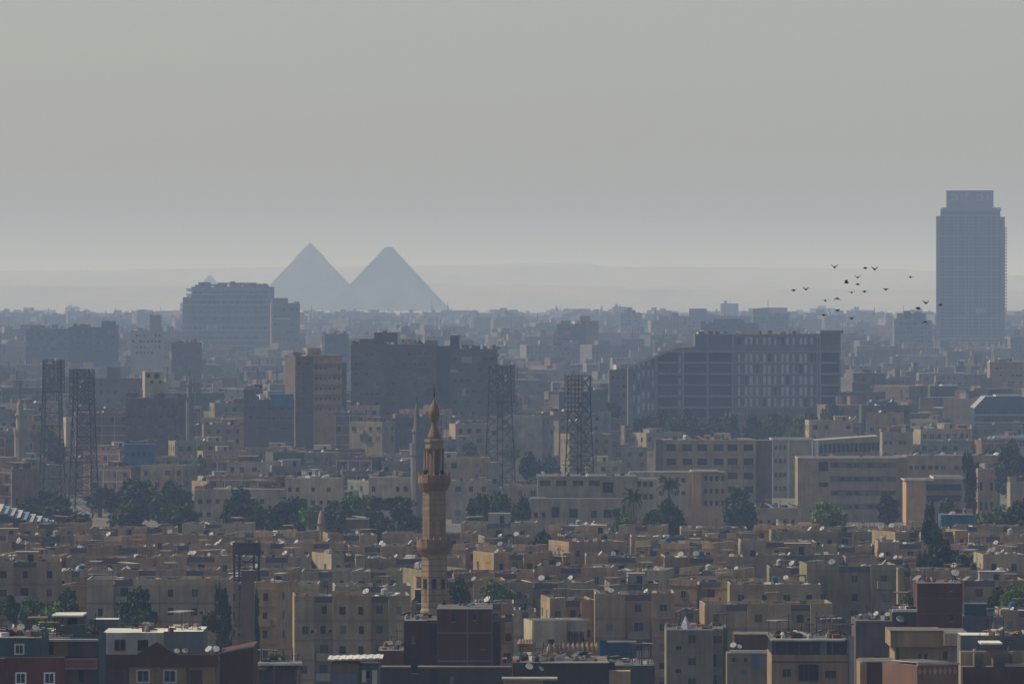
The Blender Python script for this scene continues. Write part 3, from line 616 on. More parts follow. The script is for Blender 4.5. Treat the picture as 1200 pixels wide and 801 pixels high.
for x0, x1 in ((1112.5, 1114.5), (1141, 1144), (1127, 1128), (1157, 1158.5), (1165, 1166), (1104.5, 1105.5)): T.strip('recess_strip', x0, x1, 251, 400, mtd, -.12)
for i, y in enumerate(range(252, 404, 4)): T.strip('floor_band', 1102.1, 1171.9, y, y + .9, mtl if i % 6 == 0 else mt, -.5)
for x0 in (1107, 1110, 1118, 1122, 1131, 1135, 1139, 1147, 1151, 1155, 1161, 1168): T.strip('pier', x0, x0 + 1.0, 250, 404 - (x0 * 7) % 23, mt, -.8)
bal = MB(); bal.box(0, 1.6, 5, 26, 0, 1.1, mtl); bal = bal.mesh('balcony')
for i in range(36): put(bal, 'balcony', T.o, (T.x(1177.5), 0, T.z(268 + i * 3.6)))
T.grid(1115, 1140, 6, 252, 376, 7, 2.2, 2.4, ['dark', 'glass', 'grey'], .8); T.grid(1145, 1165, 5, 252, 376, 7, 2.0, 2.4, ['dark', 'glass', 'grey'], .8)
T.strip('sign_panel', 1143.5, 1154, 361, 366, mtl, -.5)
for x in (1104, 1171): b = MB(); b.lathe([(1.6, 0), (1.9, 1.2), (1.3, 2.4), (.3, 2.9)], 8, mt); b.obj('roof_dome', T.o, (T.x(x) * .985, 3, T.z(247)))

# colonnaded office block
O = Big('office_block', 'office block', 860, 2600, 'large dark grey office block with rows of pale openings and a sloping left roof', 22, 0, ytop=390); O.foot(735, 985)
m = M_OFF
O.vol('main_wall', 814.5, 985, 391, None, m)
b = MB(); x = O.x; z = O.z; prof = [(736, None), (814.4, None), (814.4, 406), (795, 407), (736, 432)]
F = [(x(p), 0.0, 0 if q is None else z(q)) for p, q in prof]; Bk = [(a, 22.0, c) for a, _, c in F]
b.face(F, m); b.face(list(reversed(Bk)), m)
for i in range(5): j = (i + 1) % 5; b.face([F[j], F[i], Bk[i], Bk[j]], M_ROOF if i in (2, 3) else m)
b.obj('sloping_wing', O.o)
b = MB(); p, q = Vector((x(736), -.15, z(431))), Vector((x(795), -.15, z(406))); b.bar(p, q, .9, M_CONC); b.obj('sloping_coping', O.o)
O.vol('roof_cap', 961, 988, 387, 391, m, -1.5, 23); O.vol('roof_house', 779, 812, 402, 406, M_CONC, 6, 16); O.strip('cornice', 815, 984.8, 392.4, 394.5, M_OFF, -.6)
for y in (404, 411, 424, 437, 450, 463, 476): O.strip('floor_slab', 771, 984.6, y, y + 1.7, M_SLAB, -.9) if y > 405 else O.strip('floor_slab', 830, 984.6, y, y + 8, m, -.5)
for x0, x1 in ((771, 794), (802, 828), (831, 857), (963, 983)):
    for y in (413.2, 426.2, 439.2, 452.2, 465.2, 478.2): O.strip('glass_panel', x0, x1, y, y + 10.4, M_OFFG, -.06)
for x0 in (768, 799.5, 828.5, 858, 957, 960): O.strip('pier', x0, x0 + 1.6, 406 if x0 < 814 and x0 > 795 else (417 if x0 < 795 else 393), 497, M_SLAB, -1.1)
for j, (y, h_) in enumerate(((403.5, 10), (424, 10), (437, 10), (450, 10), (463, 10), (476, 10))):
    for i in range(13): O.win(866 + i * 7.1 + (1.5 if i % 3 == 1 else 0), y, 3.6 if (i * 7) % 3 else 2.6, h_, 'haze_pane' if (i * 5 + j * 3) % 7 else 'office')  # pale panes coloured like haze behind open bays
for j, y in enumerate((428, 441, 454, 467, 480)):
    for xx in (743, 748.5, 754, 760, 765): O.win(xx, y + (4 if xx < 750 else 0), 2.2, 8.0, 'haze_pane' if (j + int(xx)) % 3 else 'office')
    O.win(796.7, y - 3, 2.6, 7.5, 'haze_pane')
O.junk(820, 955, 391, 24, 5, 1.4)
# dark twin block of flats
K = Big('apartment_tower', 'apartment tower', 497, 2400, 'broad dark block of flats with two rooftop dishes and a square chimney shaft', 24, 0, ytop=395); K.foot(410, 583)
md = mat('dark_flats', (0.125, 0.105, 0.10), var=.2); md2 = mat('dark_flats_blue', (0.075, 0.085, 0.10), var=.15)
K.vol('wall', 411, 512, 403, None, md); K.vol('recess_wall', 512.1, 527, 405, None, md2, 3); K.vol('side_wall', 527.1, 583, 409, None, md); K.vol('low_wing', 583.1, 606, 463, None, md, 2)
K.vol('stair_house', 438, 465, 389.5, 403, md, 6, 16); K.vol('lift_house', 448, 453, 387.5, 389.4, md, 8, 12); K.vol('chimney_shaft', 527.5, 538, 393, 409, md2, 4, 14); K.vol('stair_house', 421, 437, 397, 403, md, 4, 14)
K.grid(414, 508, 15, 409, 490, 7, 3.0, 3.6, ['dark', 'glass', 'grey', 'brown'], .66); K.grid(530, 580, 7, 414, 490, 6, 4.2, 3.4, ['dark', 'glass', 'grey'], .6)
for y in (414, 427, 440, 453, 466): K.strip('balcony', 568, 585, y, y + 3.4, md, -1.3); K.strip('balcony', 411, 421, y + 3, y + 6, md2, -1.2); K.strip('balcony', 455, 467, y - 2, y + 1.2, md, -1.2); K.strip('balcony', 489, 500, y + 1, y + 4, M_CONCD, -1.2)
for xx, yy, hh in ((412, 399, 4), (415, 400, 3), (442, 398, 5), (498, 400, 3), (507, 400.5, 2.5), (545, 405.5, 3.5), (553, 404.5, 4.5), (566, 405, 4), (577, 404, 5), (582, 406, 3)): K.vol('roof_box', xx, xx + 4, yy, yy + hh, md, 2, 6)
for xx, yy, w_, h_ in ((541, 418, 12, 7), (528, 433, 8, 3), (541, 455, 5, 9), (500, 455, 18, 9)): K.strip('wall_panel', xx, xx + w_, yy, yy + h_, M_CONC if w_ < 15 else M_OFFG, -.15)
for y in (437, 471): K.strip('teal_awning', 472 if y > 450 else 447, 520 if y > 450 else 462, y, y + 3, mat('teal_sheet', (0.05, .13, .16)), -.5)
for xx, g in ((472, 0), (491, 1)):
    d = put(dish_mesh(g), 'satellite_dish', K.o, (K.x(xx), 5, K.z(403)), rz=.3); d.scale = (2.1, 2.1, 2.1)
K.junk(412, 510, 403, 34, 8, 1.5); K.junk(540, 582, 409, 18, 9, 1.5)
# tan tower; its lit stripes are put into the ochre wall colour
P = Big('apartment_tower', 'apartment tower', 376, 2300, 'tan tower block with horizontal brown stripes left of the broad dark flats', 18, 12, ytop=407); P.foot(343, 408)
mw = MATS['wall_pink']; P.vol('wall', 345, 366, 417, None, MATS['wall_mauve'], -1); P.vol('striped_wall', 366.1, 401, 417, None, MATS['wall_ochre'], 0); P.vol('side_wall', 401.1, 408, 425, None, MATS['wall_brown'], 2)
P.vol('cornice', 357, 402, 415.5, 417, M_CONC, -1.4); P.vol('stair_house', 362, 378, 407.5, 415.4, MATS['wall_pink'], 3, 10)
for y in (423, 435, 447, 459, 471): P.strip('window_band', 367, 400.5, y + 3, y + 8, MATS['wall_brown'], -.1)
P.grid(347, 365, 4, 420, 490, 6, 2.4, 3.2, ['dark', 'glass', 'brown'], .8, off=-1); P.grid(368, 400, 6, 425, 485, 5, 2.6, 3.4, ['dark', 'glass', 'dark'], .9, off=-.1)
P.junk(346, 360, 417, 8, 3)
# big grey slab block, left, and its right neighbour
G = Big('slab_block', 'slab block', 263, 5000, 'massive unfinished-looking grey slab block below left of the left pyramid', 30, -6, ytop=331); G.foot(212, 316)
mg = mat('slab_concrete', (0.15, 0.145, 0.145), var=.2, scale=.1); mgl = mat('slab_ledge', (0.25, 0.24, 0.23), var=.15)
G.vol('wall', 224, 315, 336, None, mg); G.vol('left_wing', 213, 223.9, 348, None, mg, 3)
for x0, x1, y in ((230, 242, 330.5), (253, 284, 331), (287, 296, 331), (297, 305, 333), (244, 250, 333), (306, 311, 334.5), (226, 229, 333.5), (268, 271, 329.5)): G.vol('roof_house', x0, x1, y, 336, mg, 8, 20)
for i, y in enumerate(range(338, 416, 6)): G.strip('floor_slab', 212 if y > 350 else 218, 316, y, y + 1.6, mgl, -1.3)
G.grid(226, 314, 16, 339, 399, 6, 3.1, 3.8, ['dark', 'glass', 'grey'], .85)
for i in range(12): G.strip('pier', 224 + i * 8.2, 225 + i * 8.2, 337, 420, mg, -.6)
for y in (340, 346): G.strip('open_ledge', 219, 226, y, y + 1.4, mgl, -1.5)
for xx, y, w_ in ((232, 352, 9), (258, 364, 12), (281, 347, 8), (300, 371, 10), (241, 381, 14), (270, 392, 10)): G.strip('wall_panel', xx, xx + w_, y, y + 4.4, mgl if xx % 2 else md2, -.4)
G.junk(226, 312, 336, 40, 4, 2.4)
G2 = Big('apartment_tower', 'apartment tower', 334, 4900, 'smaller flat grey tower touching the right side of the massive slab block', 24, 4, ytop=349); G2.foot(316, 352)
G2.vol('wall', 318, 351.5, 355, None, mg); G2.vol('roof_house', 319, 338, 349, 355, mg, 6, 14); G2.vol('roof_house', 345, 351, 353, 355, mtl, 3, 8)
for y in range(358, 420, 8): G2.strip('floor_band', 317.8, 351.7, y, y + 1.2, mg, -.4)
G2.grid(320, 350, 6, 358, 420, 7, 2.8, 3.2, ['dark', 'glass', 'grey'], .8); G2.strip('pale_panel', 322, 341, 372, 374.5, mtl, -.6)
def slab(x0, x1, yt, D, label, m, dep=20, roof=(), nx=6, ny=5, wp=.7, ybot=None, yaw=0, name='apartment_tower', cat='apartment tower', ws=('dark', 'glass', 'grey'), wpx=2.6, hpx=2.6, fl=3.1, band=False, jn=10):
    s_ = Big(name, cat, (x0 + x1) / 2, D, label, dep, yaw, ytop=yt); s_.foot(x0, x1); s_.vol('wall', x0, x1, yt, None, m)
    for a, c, y in roof: s_.vol('roof_house', a, c, y, yt, m, dep * .3, dep * .7)
    fp = fl / s_.s
    if ny: s_.grid(x0 + 1, x1 - 1, nx, yt + fp * .4, yt + fp * (.4 + ny), ny, wpx, hpx, ws, wp)
    if band:
        for k in range(ny + 1): s_.strip('floor_band', x0 - .2, x1 + .2, yt + fp * k + .2, yt + fp * k + .2 + 1.0, m, -.4)
    s_.junk(x0 + 1, x1 - 1, yt, jn, int(x0), 1 + D / 4000); return s_
c = lambda k: MATS['wall_' + k]
slab(381, 408, 391, 3900, 'plain dark grey box tower above the tan striped tower', md2, 16, nx=5, ny=4, wp=.15)
slab(653, 686.5, 379.5, 4600, 'plain dark box tower standing mid picture above the right floodlight mast', md2, 24, nx=6, ny=3, wp=.1)
slab(648, 668, 392, 4400, 'stepped grey block on the left shoulder of the dark box tower', mg, 20, ((650, 664, 388),), band=True)
slab(785, 885, 370, 6000, 'wide pale grey apartment row with a mushroom-topped rooftop box, behind the office block', mg, 24, ((808, 828, 361.5), (829, 850, 369)), nx=20, ny=4, wp=.7)
slab(882, 925, 369, 5800, 'grey tower with a wide flat rooftop box right of the mushroom-topped row', mg, 24, ((882.5, 902, 361.5), (908, 921, 367)), nx=9, ny=4)
slab(821, 889, 378, 4600, 'unfinished frame storey block rising directly behind the office block', md2, 20, ((836, 870, 373.5), (822, 834, 376)), nx=14, ny=3, wp=.9, band=True)
slab(1048, 1092, 375, 5000, 'squat grey tower with a lumpy roofline left of the tall skyscraper', mg, 22, ((1052, 1086, 367), (1060, 1068, 364), (1072, 1080, 365)), nx=10, ny=6, band=True)
slab(727, 752, 368, 6400, 'pale grey block with a stepped cupola roof left of the mushroom-topped row', mg, 20, ((732, 745, 363), (735, 741, 360)), nx=6, ny=4)
slab(30, 80, 385, 4200, 'long dark grey block at the left skyline', md2, 24, ((35, 50, 381), (60, 66, 380)), nx=12, ny=4)
slab(80, 136, 383, 4000, 'darkest long block at the left skyline with a raised right corner', md2, 24, ((118, 134, 376), (92, 104, 380)), nx=12, ny=4)
slab(153, 190, 387, 3800, 'pale stepped block topped by a small pinkish tower', mtl, 16, ((175, 188, 369),), nx=8, ny=4)
slab(201, 235, 401, 3500, 'plain mauve grey tower below the massive slab block', MATS['wall_mauve'], 18, ((204, 212, 399),), nx=7, ny=6, wp=.25)
slab(655, 712, 458, 2550, 'low plain dark block behind the right floodlight mast', md2, 18, ((690, 712, 457),), nx=9, ny=3, wp=.2)
slab(714, 735, 433, 2500, 'narrow grey block with stacked balconies left of the office block', mg, 16, nx=3, ny=5, band=True, wp=.9)
slab(1000, 1038, 437, 3000, 'mauve grey tower block to the right of the office block', MATS['wall_mauve'], 18, ((1010, 1022, 433),), nx=8, ny=8, wp=.5)
slab(1160, 1200, 424, 3100, 'pinkish grey tower block at the right edge under the skyscraper', MATS['wall_pink'], 18, ((1166, 1178, 421),), nx=8, ny=8, wp=.6, band=True)
slab(1090, 1122, 452, 2900, 'wide low blue grey block left of the sail shaped wall', md2, 18, nx=6, ny=4, wp=.5)
slab(286, 305, 456, 2250, 'narrow dark brown block with an empty rooftop frame left of the tan tower', md, 14, nx=4, ny=4)
b_ = slab(303, 343, 468, 2200, 'dark block with a bright blue rooftop enclosure left of the tan tower', md, 14, nx=8, ny=3)
bb = MB(); bb.box(b_.x(317), b_.x(343), 1, 9, b_.z(476), b_.z(461.5), MATS['wall_blue']); bb.obj('blue_enclosure', b_.o, (0, -1.4, 0))
b_ = slab(147, 215, 466, 2200, 'wide dark mauve block carrying the pale hut with round holes', MATS['wall_mauve'], 16, ((147, 160, 460),), nx=14, ny=4)
h_ = Big('roof_tower', 'pale roof tower', 181, 2201, 'pale square rooftop tower with round dark holes, on the wide mauve block', 6, 10, ytop=434)
bb = MB(); bb.box(h_.x(171), h_.x(192), 3, 9, h_.z(465.5), h_.z(435), MATS['wall_cream']); bb.obj('wall', h_.o)
for xx, yy, q in ((175, 440, .7), (185, 440.5, .9), (179.5, 447.5, .5), (189, 447.5, .5)):
    bb = MB(); bb.cyl(0, 0, 0, .08, q, q, 12, M_DARK); bb.v = [(p[0], -p[2], p[1]) for p in bb.v]; bb.obj('round_hole', h_.o, (h_.x(xx), 2.99, h_.z(yy)))
# right edge: sail shaped wall and teal glass building
S_ = Big('sail_wall', 'curved building', 1130, 2700, 'dark curved sail shaped building left of the teal glass building', 10, 8, ytop=452); S_.foot(1118, 1143)
pts = [(1143.5, 452)] + [(1143.5 - 25 * math.sin(t * 1.5707) ** 1.2, 452 + 68 * t) for t in [i / 10 for i in range(1, 11)]]
for part, y0, y1, dx in (('front_shell', 0, 4.8, 0), ('rear_shell', 4.82, 10, 1.5)):
    bb = MB(); Fp = [(S_.x(p + dx), y0, S_.z(q)) for p, q in pts] + [(S_.x(1118 + dx), y0, 0), (S_.x(1143.5), y0, 0)]; Bp = [(a, y1, d) for a, _, d in Fp]; n = len(Fp)
    bb.face(list(reversed(Fp)), MATS['wall_mauve']); bb.face(Bp, MATS['wall_mauve'])
    for i in range(n): j = (i + 1) % n; bb.face([Fp[i], Fp[j], Bp[j], Bp[i]], MATS['wall_mauve'])
    bb.obj(part, S_.o)
E = Big('office_block', 'glass office', 1174, 2500, 'teal glass office with a sloped roof at the right edge', 26, 0, ytop=462); E.foot(1142, 1206)
mte = mat('teal_glass', (0.03, 0.09, 0.12), rough=.25)
E.vol('wall', 1142, 1215, 478, None, mte)
bb = MB(); Fp = [(1142, 478), (1155, 464.5), (1215, 464.5), (1215, 478)]; F1 = [(E.x(a), 1, E.z(d) + .02) for a, d in Fp]; B1 = [(a, 24, d) for a, _, d in F1]
bb.face(list(reversed(F1)), mte); bb.face(B1, mte)
for i in range(4): j = (i + 1) % 4; bb.face([F1[i], F1[j], B1[j], B1[i]], M_CONC if i == 0 else mte)
bb.obj('sloped_roof', E.o); E.vol('roof_deck', 1168, 1198, 462.6, 464.4, M_ROOFW, 3, 20)
for y in (480, 489, 498, 507): E.strip('floor_band', 1142, 1215, y + 5, y + 7, M_CONC, -.3)
E.grid(1144, 1212, 16, 479, 515, 4, 2.6, 4.4, ['office', 'glass'], .9)
E2 = Big('pavilion', 'low pavilion', 1183, 2350, 'white framed low building in front of the teal glass office', 12, 0, ytop=510); E2.foot(1166, 1206)
E2.vol('wall', 1166, 1206, 511, None, M_CONC); E2.strip('roof_edge', 1165, 1206, 510, 513, M_WFRAME, -.6); E2.grid(1168, 1204, 6, 514, 524, 1, 5, 7, ['office'], 1)

# ------------------------------------------------------------------ schools and institutes of the middle distance
A = Big('school_block', 'school building', 700, 1620, 'beige two-tier school building below the rightmost floodlight mast', 20, 0, ytop=558); A.foot(630, 768)
A.vol('upper_wall', 630, 745, 559.5, None, c('beige'), 8, 22); A.vol('lower_wall', 622, 735, 584, None, c('beige'), 0, 7.9); A.vol('right_wing', 745.1, 772, 562, None, c('cream'), 9, 22)
A.vol('roof_slab', 629, 746, 558, 559.4, M_ROOFW, 7.6, 22.4); A.vol('roof_slab', 621, 640, 583, 583.9, M_ROOFW, -.3, 7.8)
for xx in (639, 658, 678, 697): A.win(xx, 570, 12, 6, 'glass', 8)
A.win(713, 578, 12, 12, 'dark', 8)
for xx in (750, 757, 764): A.win(xx, 571, 4, 6, 'dark', 9); A.win(xx, 586, 4, 6, 'glass', 9)
for xx, w_, h_ in ((628, 4, 6), (637, 4, 6), (651, 9, 12), (672, 10, 10), (696, 6, 8), (712, 9, 9), (731, 3, 14)): A.win(xx, 606, w_, h_, 'dark')
A.junk(632, 740, 558, 0 or 10, 11, .8)
B2 = Big('school_block', 'school building', 815, 1760, 'beige school wing with an orange sunlit end wall, in front of the long-windowed block', 14, 0, ytop=551); B2.foot(736, 852)
B2.vol('left_wall', 738, 811, 553, None, c('beige'), 1); B2.vol('end_wall', 811.1, 822, 552.5, None, mat('wall_sunlit_orange', (0.46, 0.27, 0.125)), -1.5); B2.vol('right_wall', 822.1, 851, 553, None, c('beige'), 0); B2.vol('roof_slab', 810, 842, 551.2, 552.4, M_ROOFW, -1.8, 14)  # sunlight on the end wall is put into its orange colour
B2.vol('yard_wall', 806, 858, 592, None, mat('wall_sunlit_orange2', (0.36, 0.22, 0.13)), -16, -15.6)
for xx in (827, 833.5, 840, 847):
    for y in (563, 578, 592): B2.win(xx, y, 3.4, 5.4, 'dark')
for xx in (775, 793, 801, 745, 755, 764):
    for y in (565, 580): B2.win(xx, y, 4.2, 4.6, 'glass', 1)
B1_ = Big('school_block', 'school building', 832, 1950, 'tan four storey block with big paired windows and piers, right of centre', 16, 0, ytop=514); B1_.foot(770, 905)
B1_.vol('wall', 772, 886, 515, None, c('tan')); B1_.vol('side_wall', 886.1, 905, 516, None, c('brown'), 2); B1_.vol('stair_wall', 768, 775, 514, None, c('brown'), -1, 8)
for xx in (777, 795, 814, 833, 850, 868, 884): B1_.strip('pier', xx, xx + 1.8, 515.5, 606, c('beige'), -.5)
for y in (533, 549, 565, 581): B1_.strip('spandrel', 777.1, 884, y - 3.5, y, c('ochre') if y < 560 else c('beige'), -.2)
for xx in (786.5, 805.5, 823, 842, 858.5, 877):
    for y in (528, 544.5, 561, 577): B1_.win(xx, y, 11, 7.6, rnd.choice(['glass', 'dark', 'dark']))
B1_.junk(790, 860, 515, 16, 12)
Cc = Big('institute_block', 'institute building', 960, 2080, 'pale ribbed block with a long row of vertical fins, right of the paired-window block', 18, 0, ytop=508); Cc.foot(903, 1070)
Cc.vol('front_wall', 905, 952, 515.5, None, c('beige'), 0); Cc.vol('roof_slab', 904, 953, 513.5, 515.4, M_ROOFW, -.5)
for xx in (904.5, 923, 951): Cc.strip('white_rib', xx, xx + 1.6, 516, 590, M_WFRAME, -.7)
for y in (524, 540, 556, 572): Cc.grid(907, 922, 3, y - 3, y + 3, 1, 3.2, 5, ['brown', 'glass'])
wg = MB(); Cx = lambda p: Cc.x(p)
wg.face([(Cx(952.1), 0, 0), (Cx(1036), 34, 0), (Cx(1036), 34, PZ(510.5, 2114)), (Cx(952.1), 0, PZ(516, 2080))], c('beige'))
wg.face([(Cx(1036), 34, 0), (Cx(1036), 52, 0), (Cx(1036), 52, PZ(510.5, 2114)), (Cx(1036), 34, PZ(510.5, 2114))], c('beige'))
wg.face([(Cx(952.1), 0, PZ(516, 2080)), (Cx(1036), 34, PZ(510.5, 2114)), (Cx(1036), 52, PZ(510.5, 2114)), (Cx(952.1), 18, PZ(516, 2080))], M_ROOF)
wg.face([(Cx(952.1), 18, 0), (Cx(952.1), 18, PZ(516, 2080)), (Cx(1036), 52, PZ(510.5, 2114)), (Cx(1036), 52, 0)], c('beige')); wg.obj('long_wing', Cc.o)
for i in range(15):
    t = (i + .5) / 15; X0 = Cx(952.1 + 84 * t); y0 = 34 * t; fb = MB(); fb.box(-.22, .22, -1.1, -.03, 4, PZ(516, 2080) - .4 + 1.0 * t, M_WFRAME); put(fb.mesh('fin') if i == 0 else FIN, 'fin', Cc.o, (X0, y0, 0), rz=math.atan2(34, Cx(1036) - Cx(952.1)))
    if i == 0: FIN = Cc.o.children[-1].data
    window(Cc.o, X0 + .7, y0 + .25, PZ(530, 2090), 1.3, 2.6, 'dark', rz=math.atan2(34, Cx(1036) - Cx(952.1)))
slab(1034, 1070, 506, 2150, 'beige block with a cluttered roof at the right end of the finned block', c('beige'), 14, ((1048, 1062, 499),), nx=6, ny=3, ws=('dark', 'glass'), wpx=3.4, hpx=4.4, fl=3.6, jn=30)
Dd = Big('institute_block', 'institute building', 992, 1860, 'long brown block with dark horizontal window bands, right of centre', 18, 0, ytop=536); Dd.foot(935, 1052)
Dd.vol('wall', 935, 1052, 537, None, c('tan')); Dd.vol('end_wall', 1052.1, 1066, 536, None, c('pink'), 1); Dd.vol('roof_edge', 934.5, 1052.5, 535.8, 536.9, M_ROOFW, -.3)
for y in (541.5, 557.5, 574, 590): Dd.strip('window_band', 973, 1050, y, y + 6.5, c('mauve'), -.12)
for y in (548, 564, 580.5, 596.5): Dd.grid(975, 1049, 9, y - 6, y, 1, 5.2, 4.6, ['dark', 'glass', 'grey'], .8, off=-.12)
for y in (552, 570): Dd.win(965, y, 11, 11 if y < 560 else 5.5, 'dark')
Dd.junk(940, 1045, 536, 8, 13, .8)
slab(1062, 1172, 533.5, 1980, 'long low tan block behind the orange-ended building at right', c('tan'), 16, nx=14, ny=2, ws=('dark', 'glass'), wpx=5, hpx=4.5, fl=3.8, jn=14)
Ee = Big('institute_block', 'institute building', 1095, 1760, 'low block with a bright orange end wall and pale roof slabs at right', 16, 0, ytop=558); Ee.foot(1060, 1130)
Ee.vol('end_wall', 1062, 1085, 563, None, MATS['wall_sunlit_orange'], 0); Ee.vol('wall', 1085.1, 1128, 561, None, c('tan'), .5); Ee.vol('roof_slab', 1060, 1095, 561.5, 562.9, M_ROOFW, -.5); Ee.vol('roof_slab', 1094, 1129, 558, 560.9, M_ROOFW, .2)  # end wall's orange carries the sun falling on it
Ee.strip('glass_panel', 1086, 1126, 567, 574, M_OFFG, .35); Ee.strip('glass_panel', 1086, 1126, 580, 587, M_OFFG, .35)
slab(1146, 1166, 549, 1800, 'narrow tan building with vertical ribs behind the right hand trees', c('pink'), 12, nx=3, ny=3, ws=('dark',), wpx=3, hpx=9, fl=5)
slab(1184, 1206, 565, 1700, 'pale building cut by the right edge beside the bushy trees', c('beige'), 12, nx=2, ny=2, ws=('dark',), wpx=3, hpx=8, fl=5)
slab(145, 180, 520, 1950, 'bright blue painted house left of centre among the trees', MATS['wall_blue'], 12, ((150, 168, 517),), nx=5, ny=3, ws=('dark', 'glass'), wpx=3.6, hpx=5)
slab(228, 334, 573, 1650, 'long cream building behind the round trees, left of the lower brown minaret', c('beige'), 14, nx=10, ny=2, ws=('dark', 'brown'), wpx=5, hpx=5.5, jn=16)
slab(334, 400, 560, 1720, 'cream apartment building with a blank left wall behind round trees', c('cream'), 14, nx=7, ny=3, wp=.6, ws=('dark', 'glass'), wpx=4, hpx=5, jn=16)
slab(432, 481, 559, 1700, 'cream building with two big dark windows left of the grey minaret', c('cream'), 14, nx=5, ny=3, wp=.6, ws=('dark', 'glass'), wpx=4, hpx=6, jn=12)
slab(858, 935, 595, 1690, 'low tan hall with a flat roof between the two school blocks right of centre', c('tan'), 12, ((872, 884, 592),), nx=8, ny=1, wp=.7, ws=('dark',), wpx=3.4, hpx=4, fl=3.6, jn=20)
slab(405, 432, 608, 1400, 'dark box shaped brown house standing above the estate roofs right of the stubby minaret', c('brown'), 8, nx=3, ny=1, wp=.5, ws=('dark',), wpx=3, hpx=5, jn=4)
slab(1103, 1142, 603, 1420, 'long low shed with a blue roof behind the tall dark trees at right', c('blue'), 10, nx=4, ny=1, ws=('dark',), wpx=3, hpx=3, jn=2)
# stadium roofs at the left edge
U = Big('stadium_stand', 'stadium stand', 20, 1560, 'white panelled slanting stand roof at the left edge', 20, 0, ytop=600)
slope = math.atan2(PZ(600, 1560) - PZ(627, 1575), 60 * U.s)
for i in range(9):
    bb = MB(); bb.box(0, 1.25, 0, 11, 0, .2, (M_AWN, MATS['tank_white'], mat('pale_blue_sheet', (.16, .24, .31)))[(i * 2) % 3]); Mx = Matrix.Rotation(R(7), 4, 'X'); bb.v = [tuple(Mx @ Vector(p)) for p in bb.v]
    bb.obj('roof_panel', U.o, (U.x(-6 + i * 7), i * 1.5, U.z(600 + i * 2.6)))
for i in range(5):
    bb = MB(); bb.box(0, .4, 0, .4, 0, U.z(603 + i * 5.2), M_STEEL); bb.obj('post', U.o, (U.x(-4 + i * 14), 2 + i * 3, 0))
bb = MB(); bb.box(U.x(-12), U.x(22), 11, 14, 0, U.z(604), c('slate')); bb.obj('stand_wall', U.o)
U2 = Big('stadium_stand', 'stadium stand', 14, 2200, 'pale blue sheet roof at the left edge behind the trees', 20, 0, ytop=548)
bb = MB(); bb.face([(-8, 0, PZ(557, 2200)), (7, 0, PZ(551, 2200)), (5, 16, PZ(546, 2200) + .6), (-8, 16, PZ(547, 2200) + .6)], MATS['pale_blue_sheet']); bb.face([(-8, 16, PZ(547, 2200) + .4), (5, 16, PZ(546, 2200) + .4), (7, 0, PZ(551, 2200) - .2), (-8, 0, PZ(557, 2200) - .2)], M_STEEL); bb.obj('sheet_roof', U2.o)
bb = MB(); bb.box(-8, 4.5, 1, 12, 0, PZ(558, 2200), c('slate')); bb.obj('stand_wall', U2.o)

# ------------------------------------------------------------------ the front row, bottom of the picture
def big(x0, x1, D, label, dep=10, yaw=0, ytop=750, name='apartment_block', cat='apartment block', px=None):
    q = Big(name, cat, px or (x0 + x1) / 2, D, label, dep, yaw, ytop=ytop); q.foot(x0, x1); return q
def gable(b_, x0, x1, xa, yb, ya, y0, y1, m, name='gable'):
    q = MB(); F = [(b_.x(x0), b_.z(yb)), (b_.x(x1), b_.z(yb)), (b_.x(xa), b_.z(ya))]; f = [(x, y0, z) for x, z in F]; k = [(x, y1, z) for x, z in F]
    q.face(f, m); q.face(list(reversed(k)), m)
    for i in range(3): j = (i + 1) % 3; q.face([f[j], f[i], k[i], k[j]], m)
    q.obj(name, b_.o)
F1 = big(-10, 48, 700, 'dark teal over dark red house with white window frames, bottom left corner', 12, ytop=745)
F1.vol('upper_wall', -12, 47.8, 747, None, mat('teal_plaster', (.045, .075, .085)), 0); F1.vol('lower_wall', -12, 76, 769, None, c('red'), -1.0, -.002); F1.vol('balcony', -12, 7, 770, 782, c('red'), -2.2, -1.01)
F1.strip('coping', -12, 40, 745.8, 747, M_ROOFW, -.3)
F1.win(22.5, 765, 8, 10, 'white'); F1.win(25, 799, 10, 11, 'white', -1.0); F1.win(58.5, 799, 10, 11, 'white', -1.0)
F1.junk(-8, 46, 747, 46, 21, .62)
for xx, yy in ((10, 744), (21, 745), (38, 744)): put(dish_mesh(0), 'satellite_dish', F1.o, (F1.x(xx), 4, F1.z(747)), rz=rnd.uniform(-.9, .9)).scale = (rnd.uniform(.6, .85),) * 3
F2 = big(48, 116, 715, 'narrow grey panelled house with a white awning line and an orange balcony, bottom left', 12, ytop=745)
F2.vol('wall', 48, 116, 747, None, c('slate')); F2.strip('awning', 48, 115, 748, 750.6, M_AWN, -1.2); F2.strip('tan_panel', 63, 80, 752, 768, c('ochre'), -.1); F2.win(58, 767, 10, 11, 'dark')
F2.strip('shutter_panel', 81, 95, 752, 769, c('mauve'), -.15); F2.strip('shutter_panel', 96, 113, 752, 769, c('mauve'), -.15)
F2.vol('balcony', 76.5, 114, 770.5, 781, mat('orange_brick', (.30, .10, .06)), -2.1, -.2); F2.strip('balcony_edge', 76.5, 114, 781, 782.5, M_CONC, -2.2); F2.strip('shutter_panel', 79, 92, 785, 801, c('mauve'), -.15); F2.strip('shutter_panel', 98, 113, 785, 801, c('mauve'), -.15); F2.win(95, 800, 5, 15, 'dark')
F2.vol('roof_room', 62, 95, 722, 742, M_CONCD, 7, 11); F2.strip('room_roof', 60, 97, 720.5, 722.5, M_ROOFW, 6.7) ; F2.vol('roof_box', 67, 97, 735, 747, mat('grey_blue_paint', (.13, .17, .19)), 4, 6.8); F2.vol('roof_box', 104, 133, 730, 740, M_CONCD, 9, 12, top=M_ROOFW)
